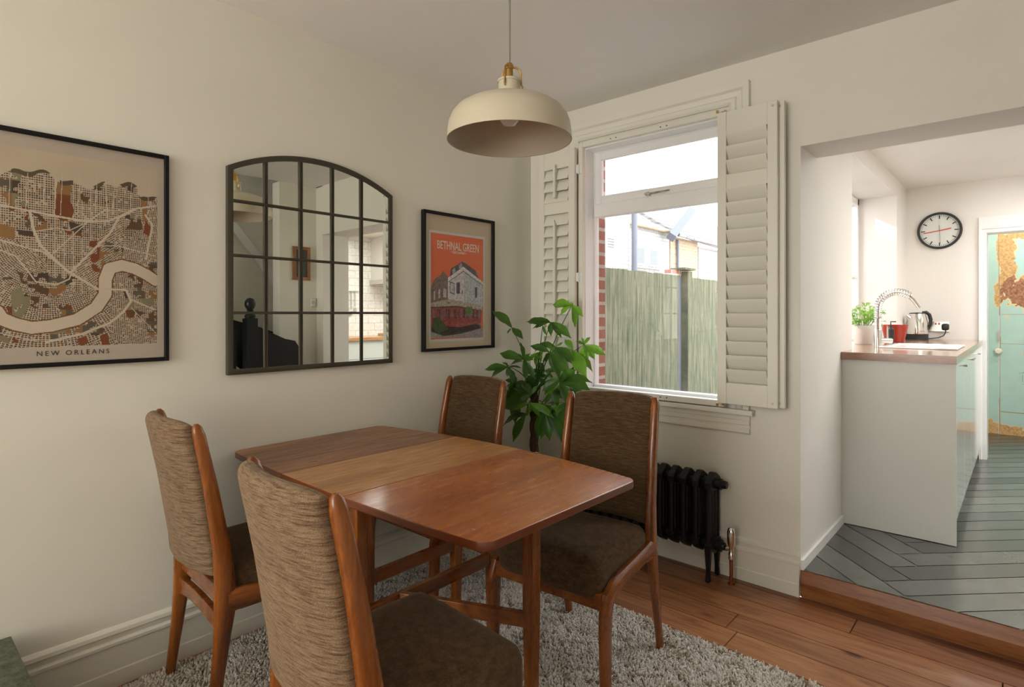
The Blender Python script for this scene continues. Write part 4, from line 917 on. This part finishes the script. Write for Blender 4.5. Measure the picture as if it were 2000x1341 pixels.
for k in range(210):
    a = R3.uniform(0, 2*PI); r = .105*math.sqrt(R3.random()); z = WT+.13+R3.random()**.8*.155*(1-.35*(r/.105)); c = Vector((hx+r*math.cos(a), hy+r*math.sin(a), z))
    dd = Vector((math.cos(a)*R3.uniform(.2, 1)+R3.uniform(-.5, .5), math.sin(a)*R3.uniform(.2, 1)+R3.uniform(-.5, .5), R3.uniform(-.3, .6))).normalized()
    leaflet(bb_, c, c+dd*R3.uniform(.025, .042), .33, .10, Vector((R3.uniform(-.3, .3), R3.uniform(-.3, .3), 1)))
    if k % 6 == 0: stb.tube([(hx+r*.4*math.cos(a), hy+r*.4*math.sin(a), WT+.115), c], .0014, 5)
part('stem', stb, M['basil'], hbp); part('foliage', bb_, M['basil'], hbp, True, 180)
rb = thing('red_container', (1.626, 2.27, WT), 'red enamel tub behind the spring tap', 'container')
rX, rY = 1.632, 2.28; rb.location = (rX, rY, WT)
part('tub', B().lathe([(.001, WT+.0005), (.058, WT+.0005), (.062, WT+.006), (.085, WT+.125), (.088, WT+.13), (.082, WT+.13), (.078, WT+.11), (.001, WT+.01)], (rX, rY, 0), 32), M['red'], rb)
sb_ = thing('soap_bottle', (1.60, 2.05, WT), 'small dark pump bottle standing behind the basil pot', 'bottle')
sX, sY = 1.640, 2.06; sb_.location = (sX, sY, WT)
part('bottle', B().lathe([(.001, WT+.0005), (.022, WT+.0005), (.022, WT+.10), (.009, WT+.115), (.009, WT+.13)], (sX, sY, 0), 20), M['blk'], sb_)
part('pump', B().tube([(sX, sY, WT+.13), (sX, sY, WT+.155), (sX+.028, sY+.02, WT+.155)], .004, 8), M['blk'], sb_)
kt = thing('electric_kettle', (1.672, 3.0, WT), 'polished steel kettle with black base and handle on the worktop', 'kettle')
kX, kY = 1.688, 2.99; kt.location = (kX, kY, WT)
K = 1.0
part('body', B().lathe([(.078, WT+.045), (.079, WT+.05), (.077, WT+.10), (.070, WT+.16), (.060, WT+.205), (.058, WT+.212), (.001, WT+.212)], (kX, kY, 0), 40), M['chrome'], kt)
part('base', B().lathe([(.001, WT+.0005), (.080, WT+.0005), (.080, WT+.018), (.078, WT+.020), (.079, WT+.044), (.001, WT+.045)], (kX, kY, 0), 40), M['blk'], kt)
part('lid', B().lathe([(.057, WT+.210), (.052, WT+.220), (.001, WT+.224)], (kX, kY, 0), 32), M['blk'], kt)
hd = [(.045, .222), (.075, .225), (.100, .205), (.112, .165), (.108, .125), (.088, .085), (.080, .07)]
part('handle', B().tube([(kX+.80*r, kY+.60*r*.6, WT+z) for r, z in hd], [.011, .013, .014, .014, .012, .010, .008], 12), M['blk'], kt)
part('spout', B().tube([(kX-.040, kY-.03, WT+.165), (kX-.066, kY-.05, WT+.200)], [.026, .012], 12), M['chrome'], kt)
sc_ = thing('wall_socket', (1.82, 3.145, 1.18), 'double wall socket on the kitchen wall right of the kettle', 'socket')
b = B().box(1.752, 1.892, 3.138, 3.1495, 1.138, 1.222); b.bevel(.002, 2); part('plate', b, M['steel'], sc_, False)
b = B().box(1.795, 1.807, 3.134, 3.138, 1.195, 1.212).box(1.818, 1.830, 3.134, 3.138, 1.195, 1.212); part('switch', b, M['red'], sc_, False)
pg = thing('kettle_plug', (1.866, 3.12, 1.17), 'black mains plug and flex between kettle and socket', 'plug')
b = rounded_box(1.842, 1.892, 3.095, 3.1375, 1.150, 1.205, .015, 5); part('plug_body', b, M['blk'], pg)
cp = [(1.868, 3.115, 1.152), (1.868, 3.115, 1.13), (1.855, 3.11, 1.105), (1.82, 3.10, 1.088), (1.78, 3.08, 1.082), (1.74, 3.05, 1.080)]
part('flex', B().tube(cp, .004, 8), M['blk'], pg)
# clock
ck = thing('wall_clock', (1.826, 3.15, 1.981), 'round station-style wall clock with black rim and red hands', 'clock')
cx_, cz_, cr = 1.826, 1.981, .153; Yc = 3.149
part('rim', B().lathe([(cr, Yc), (cr, Yc-.022), (cr-.006, Yc-.030), (cr-.016, Yc-.028), (cr-.019, Yc-.018), (cr-.019, Yc-.006)], (cx_, 0, cz_), 64, 'y', caps=False), M['blk'], ck)
part('dial', B().lathe([(cr-.002, Yc), (cr-.002, Yc-.008), (.001, Yc-.0085)], (cx_, 0, cz_), 64, 'y'), mat('clock_dial', (.76, .78, .73), .6), ck)
b = B(); cr2 = cr-.024; yy = Yc-.0095
def mark(b, a, r0, r1, w, y=yy, y2=None):
    a = math.radians(a); d = Vector((math.sin(a), 0, math.cos(a))); s = Vector((math.cos(a), 0, -math.sin(a))); c = Vector((cx_, 0, cz_))
    q = [c+d*r0-s*w, c+d*r1-s*w, c+d*r1+s*w, c+d*r0+s*w]; b.rings([[(p.x, y, p.z) for p in q], [(p.x, y-.001, p.z) for p in q]])
for k in range(60): mark(b, k*6, cr2-(.030 if k % 5 == 0 else .010), cr2, .004 if k % 5 == 0 else .0012, yy+.0012)
part('markers', b, M['blk'], ck, False)
b = B(); mark(b, 262, -.0, .112, .0035, yy-.002); part('hand', b, mat('clock_red', (.70, .07, .05), .5), ck, False)
b = B(); mark(b, 80, -.0, .080, .0042, yy-.004); part('hand', b, mat('clock_red_hour', (.66, .08, .05), .5), ck, False)
b = B(); mark(b, 177, -.045, .105, .0012, yy-.006); part('hand', b, M['blk'], ck, False)
text_mesh('lettering', 'LONDON CLOCK', .008, mat('clock_grey', (.5, .52, .5), .7), ck, (cx_, yy-.001, cz_+.048), (1, 0, 0), (0, 0, 1)) if False else None
# opposite kitchen run, seen in the mirror
oc = thing('drawer_unit', (4.1, 1.8, KF), 'white kitchen drawer unit along the tiled wall, seen in the mirror', 'cabinet')
part('body', B().box(3.82, 4.398, .30, 3.0, KF+.003, .985), M['cab'], oc, False)
for y0, y1 in ((.305, 1.2), (1.205, 2.1), (2.105, 2.995)):
    for z0, z1 in ((KF+.1, .50), (.505, .76), (.765, .98)):
        dr = part('drawer', B().box(3.80, 3.82, y0, y1, z0, z1), M['cab'], oc, False); part('handle', B().box(3.788, 3.80, (y0+y1)/2-.06, (y0+y1)/2+.06, z1-.018, z1-.008), M['chrome'], dr, False)
ow = tag(part('oak_worktop', B().box(3.78, 4.398, .29, 3.02, .986, 1.026), wood('beech_worktop', (.42, .20, .08), (.55, .28, .12), (.68, .38, .18), (6, .8, 6), .3), None, False), 'orange wood worktop along the tiled kitchen wall, seen in the mirror', 'worktop')
cbd = tag(part('chopping_board', B().box(3.9, 4.25, 1.75, 2.4, 1.0265, 1.06), wood('board_wood', (.5, .28, .13), (.62, .38, .2), (.7, .45, .25), (6, .8, 6), .4), None, False), 'thick wooden chopping board on the far worktop, seen in the mirror', 'board')
mk = thing('moka_pot', (4.05, 2.05, 1.06), 'silver stovetop coffee pot on the chopping board, seen in the mirror', 'coffee pot')
part('body', B().lathe([(.001, 1.0605), (.055, 1.0605), (.040, 1.14), (.045, 1.15), (.055, 1.22), (.02, 1.235), (.008, 1.25), (.001, 1.25)], (4.05, 2.05, 0), 10), M['steel'], mk, False)
part('handle', B().tube([(4.05, 2.00, 1.21), (4.05, 1.95, 1.22), (4.05, 1.94, 1.16)], .008, 8), M['blk'], mk)
for i_, (y, l) in enumerate(((1.30, .22), (1.36, .27), (1.42, .24), (1.48, .20))):
    ut = tag(part('kitchen_utensil', B().tube([(4.375, y, 1.62), (4.375, y, 1.62-l)], [.008, .006], 8).lathe([(.001, 1.60-l), (.022, 1.59-l), (.024, 1.56-l), (.001, 1.54-l)], (4.375, y, 0), 12), M['steel']), 'steel utensil hanging on the tiled kitchen wall, seen in the mirror', 'utensil', 'utensils on the kitchen rail')
tag(part('utensil_rail', B().tube([(4.38, 1.24, 1.625), (4.38, 1.54, 1.625)], .006, 8), M['steel']), 'short steel rail above the hanging utensils, seen in the mirror', 'rail')
hd_ = thing('cooker_hood', (4.2, 2.1, 1.75), 'slim white and steel cooker hood on the tiled wall, seen in the mirror', 'hood')
part('hood_body', B().box(4.0, 4.398, 1.75, 2.7, 1.78, 2.358), M['kwall'], hd_, False); part('hood_visor', B().box(3.94, 4.398, 1.72, 2.73, 1.72, 1.779), M['steel'], hd_, False)
# things behind the camera that the arched mirror shows
nw = thing('newel_post', (2.50, -.72, 0), 'black painted stair newel post with ball finial, seen in the mirror', 'post')
b = B().box(2.454, 2.546, -.766, -.674, .001, 1.27); b.bevel(.006, 2); part('post', b, M['black_paint'], nw)
part('finial', B().lathe([(.040, 1.27), (.045, 1.29), (.028, 1.315), (.022, 1.33), (.030, 1.335), (.022, 1.342), (.034, 1.355), (.044, 1.382), (.041, 1.410), (.026, 1.432), (.001, 1.440)], (2.50, -.72, 0), 32), M['black_paint'], nw)
st_ = thing('staircase', (2.85, -1.3, 0), 'black painted boxed staircase behind the newel post, seen in the mirror', 'stairs')
part('flank_string', B().prism([(-1.59, 1.49), (-.82, .84), (-.82, 1.155), (-1.2, 1.155), (-1.59, 1.70)], 'x', 2.532, 2.556), M['black_paint'], st_, False)
part('lower_string', B().prism([(-.672, .002), (-.672, 1.20), (-.43, 1.09), (-.34, 1.07), (-.28, .98), (-.28, .002)], 'x', 2.475, 2.525), M['black_paint'], st_, False)
part('wall_string', B().prism([(-1.6, 1.55), (-.32, 1.18), (-.002, 1.06), (-.002, .02), (-1.6, .02)], 'x', 3.175, 3.199), M['black_paint'], st_, False)
part('end_string', B().prism([(3.174, .02), (3.174, 1.05), (3.03, 1.04), (2.93, .90), (2.93, .02)], 'y', -.024, -.002), M['black_paint'], st_, False)
for k in range(5):
    z = .18*(k+1); y = -.70-.0*k
    part('tread', B().box(2.86, 3.17, -.04-.02*k-.85 if k > 3 else -.30-.11*k-.2, -.10-.13*k, z-.16, z), M['black_paint'], st_, False) if k < 3 else None
part('landing', B().box(2.602, 3.174, -1.59, -.84, 1.10, 1.155), M['black_paint'], st_, False)
b = B().rings([[(3.198, y, z), (3.165, y, z), (3.165, y, z+.12), (3.198, y, z+.12)] for y, z in ((-.002, 1.36), (-1.7, 3.45))])
tag(part('stair_rail_board', b, M['wtrim'], None, False), 'pale sloping board on the staircase wall, seen in the mirror', 'rail')
of = thing('small_oak_picture', (2.71, -.15, 1.77), 'small oak-framed dark picture beside the stairs, seen in the mirror', 'picture')
b = B(); y0, y1, z0, z1 = -.24, -.07, 1.62, 1.93
b.box(2.698, 2.718, y0, y0+.03, z0, z1).box(2.698, 2.718, y1-.03, y1, z0, z1).box(2.698, 2.718, y0+.03, y1-.03, z0, z0+.03).box(2.698, 2.718, y0+.03, y1-.03, z1-.03, z1); part('frame', b, M['oakf'], of, False)
part('print', B().box(2.708, 2.716, y0+.03, y1-.03, z0+.03, z1-.03), mat('dark_slate_print', (.07, .08, .08), .6), of, False)
th_ = thing('thermostat', (2.715, -.035, 1.42), 'small chrome wall thermostat beside the kitchen opening, seen in the mirror', 'thermostat')
b = B().box(2.706, 2.719, -.062, -.012, 1.375, 1.455); b.bevel(.004, 2); part('case', b, M['pvc'], th_, False); part('dial', B().lathe([(.014, 2.700), (.016, 2.706)], (0, -.037, 1.415), 20, 'x'), M['steel'], th_)

# ================================================================== OUTSIDE
GZ = -.15
struct('ground_outside', B().box(-30, 1.2, .24, 40, GZ-.1, GZ), M['pave'])
fn = thing('garden_fence', (-1.0, 3.5, GZ), 'weathered greenish close-board garden fence outside the window', 'fence')
y = .35; k = 0
def boards(y0, y1, ztop, name):
    b = B(); y = y0
    while y < y1:
        w_ = R3.uniform(.095, .115); b.box(-1.0-.012-R3.uniform(0, .004), -1.0, y, min(y+w_-.003, y1), GZ, ztop+R3.uniform(-.004, .004)); y += w_
    part(name, b, M['fence'], fn, False)
boards(.30, 4.20, 1.785, 'fence_panel'); boards(4.47, 9.0, 1.775, 'fence_panel')
b = B().box(-1.03, -.93, 4.33, 4.46, GZ, 1.845); b.bevel(.005, 1); part('fence_post', b, M['fence'], fn)
part('post_gap', B().box(-1.04, -1.02, 4.20, 4.34, GZ, 1.78), M['pipe'], fn, False)
part('post_cap', B().box(-1.10, -.90, 4.18, 4.50, 1.86, 1.885), M['fence'], fn, False)
part('post', B().box(-1.12, -1.03, 4.05, 4.33, 1.60, 1.858), M['brick'], fn, False)
# houses
h1 = thing('neighbour_house', (-3.2, 4.7, GZ), 'white painted brick house wall with airbrick, directly left beyond the fence', 'building')
part('wall', B().box(-6, -3.0, .5, 6.42, GZ, 4.85), M['wbrick'], h1, False)  # unseen near end and wall height shaped to trim sun reaching the kitchen window
b = B()
for r in range(4):
    for c_ in range(8): b.box(-3.004, -2.995, 5.68+c_*.026, 5.695+c_*.026, 2.44+r*.045, 2.455+r*.045)
part('airbrick', b, M['pipe'], h1, False)
tag(part('downpipe', B().tube([(-2.95, 6.50, GZ), (-2.95, 6.50, 3.42)], .055, 10), M['pipe']), 'dark grey drainpipe against the white brick house', 'pipe')
h2 = thing('terrace_house', (-5, 8, GZ), 'pale rendered house with two small windows and pale tiled roof, behind the drainpipe', 'building')
part('wall', B().box(-7.5, -4.0, 7.2, 10.0, GZ, 3.22), M['wbrick'], h2, False)
b = B().prism([(-3.9, 3.20), (-3.9, 3.26), (-7.8, 5.2), (-7.8, 5.1)], 'y', 6.9, 10.1)
part('roof', b, M['rooft'], h2, False); part('gutter', B().tube([(-3.88, 7.0, 3.22), (-3.88, 10.1, 3.22)], .04, 8), M['ybrick'], h2)
for y0 in (8.33, 8.95):
    f = part('window', B().box(-4.01, -3.96, y0, y0+.42, 2.36, 2.78), M['pvc'], h2, False); part('pane', B().box(-3.97, -3.955, y0+.05, y0+.37, 2.40, 2.74), M['far_glass'], f, False)
part('window_ledge', B().box(-4.0, -3.93, 8.2, 9.5, 2.30, 2.335), M['pave'], h2, False)
h3 = thing('brick_extension', (-4.2, 11, GZ), 'yellow stock-brick house with pale slate roof, centre of the window view', 'building')
part('wall', B().box(-7, -4.0, 10.05, 11.6, GZ, 3.16), M['ybrick'], h3, False)
part('corner_pipe', B().tube([(-3.95, 10.35, GZ), (-3.95, 10.35, 3.1)], .035, 8), M['pipe'], h3)
part('roof', B().prism([(-3.8, 3.12), (-3.8, 3.20), (-8, 5.9), (-8, 5.8)], 'y', 10.02, 16.5), M['rooft'], h3, False)
part('valley_gutter', B().tube([pl(1311, 463, 0, -3.72), pl(1350, 412, 0, -3.72)], [.13, .13], 4), M['pipe'], h3)
part('fascia', B().tube([(-3.78, 10.0, 3.17), (-3.78, 13.2, 3.06)], .05, 8), M['rooft'], h3)
h4 = thing('far_house', (-4.5, 13.5, GZ), 'white rendered house with one narrow window at the right of the window view', 'building')
part('wall', B().box(-7, -4.0, 11.65, 16, GZ, 3.05), M['wbrick'], h4, False)
f = part('window', B().box(-4.01, -3.95, 12.1, 12.55, 2.42, 2.92), M['pvc'], h4, False); part('pane', B().box(-3.96, -3.945, 12.2, 12.45, 2.5, 2.85), M['far_glass'], f, False)
part('roof_gable', B().prism([(12.9, GZ), (16, GZ), (16, 3.0), (14.4, 3.0), (13.2, 2.75)], 'x', -3.9, -3.7), M['rooft'], h4, False)
# side wall seen through the kitchen window
tag(part('garden_wall', B().box(-1.25, -1.10, 0.3, 8, GZ, 1.5), M['brick'], None, False), 'low brick wall standing behind the garden fence', 'wall')
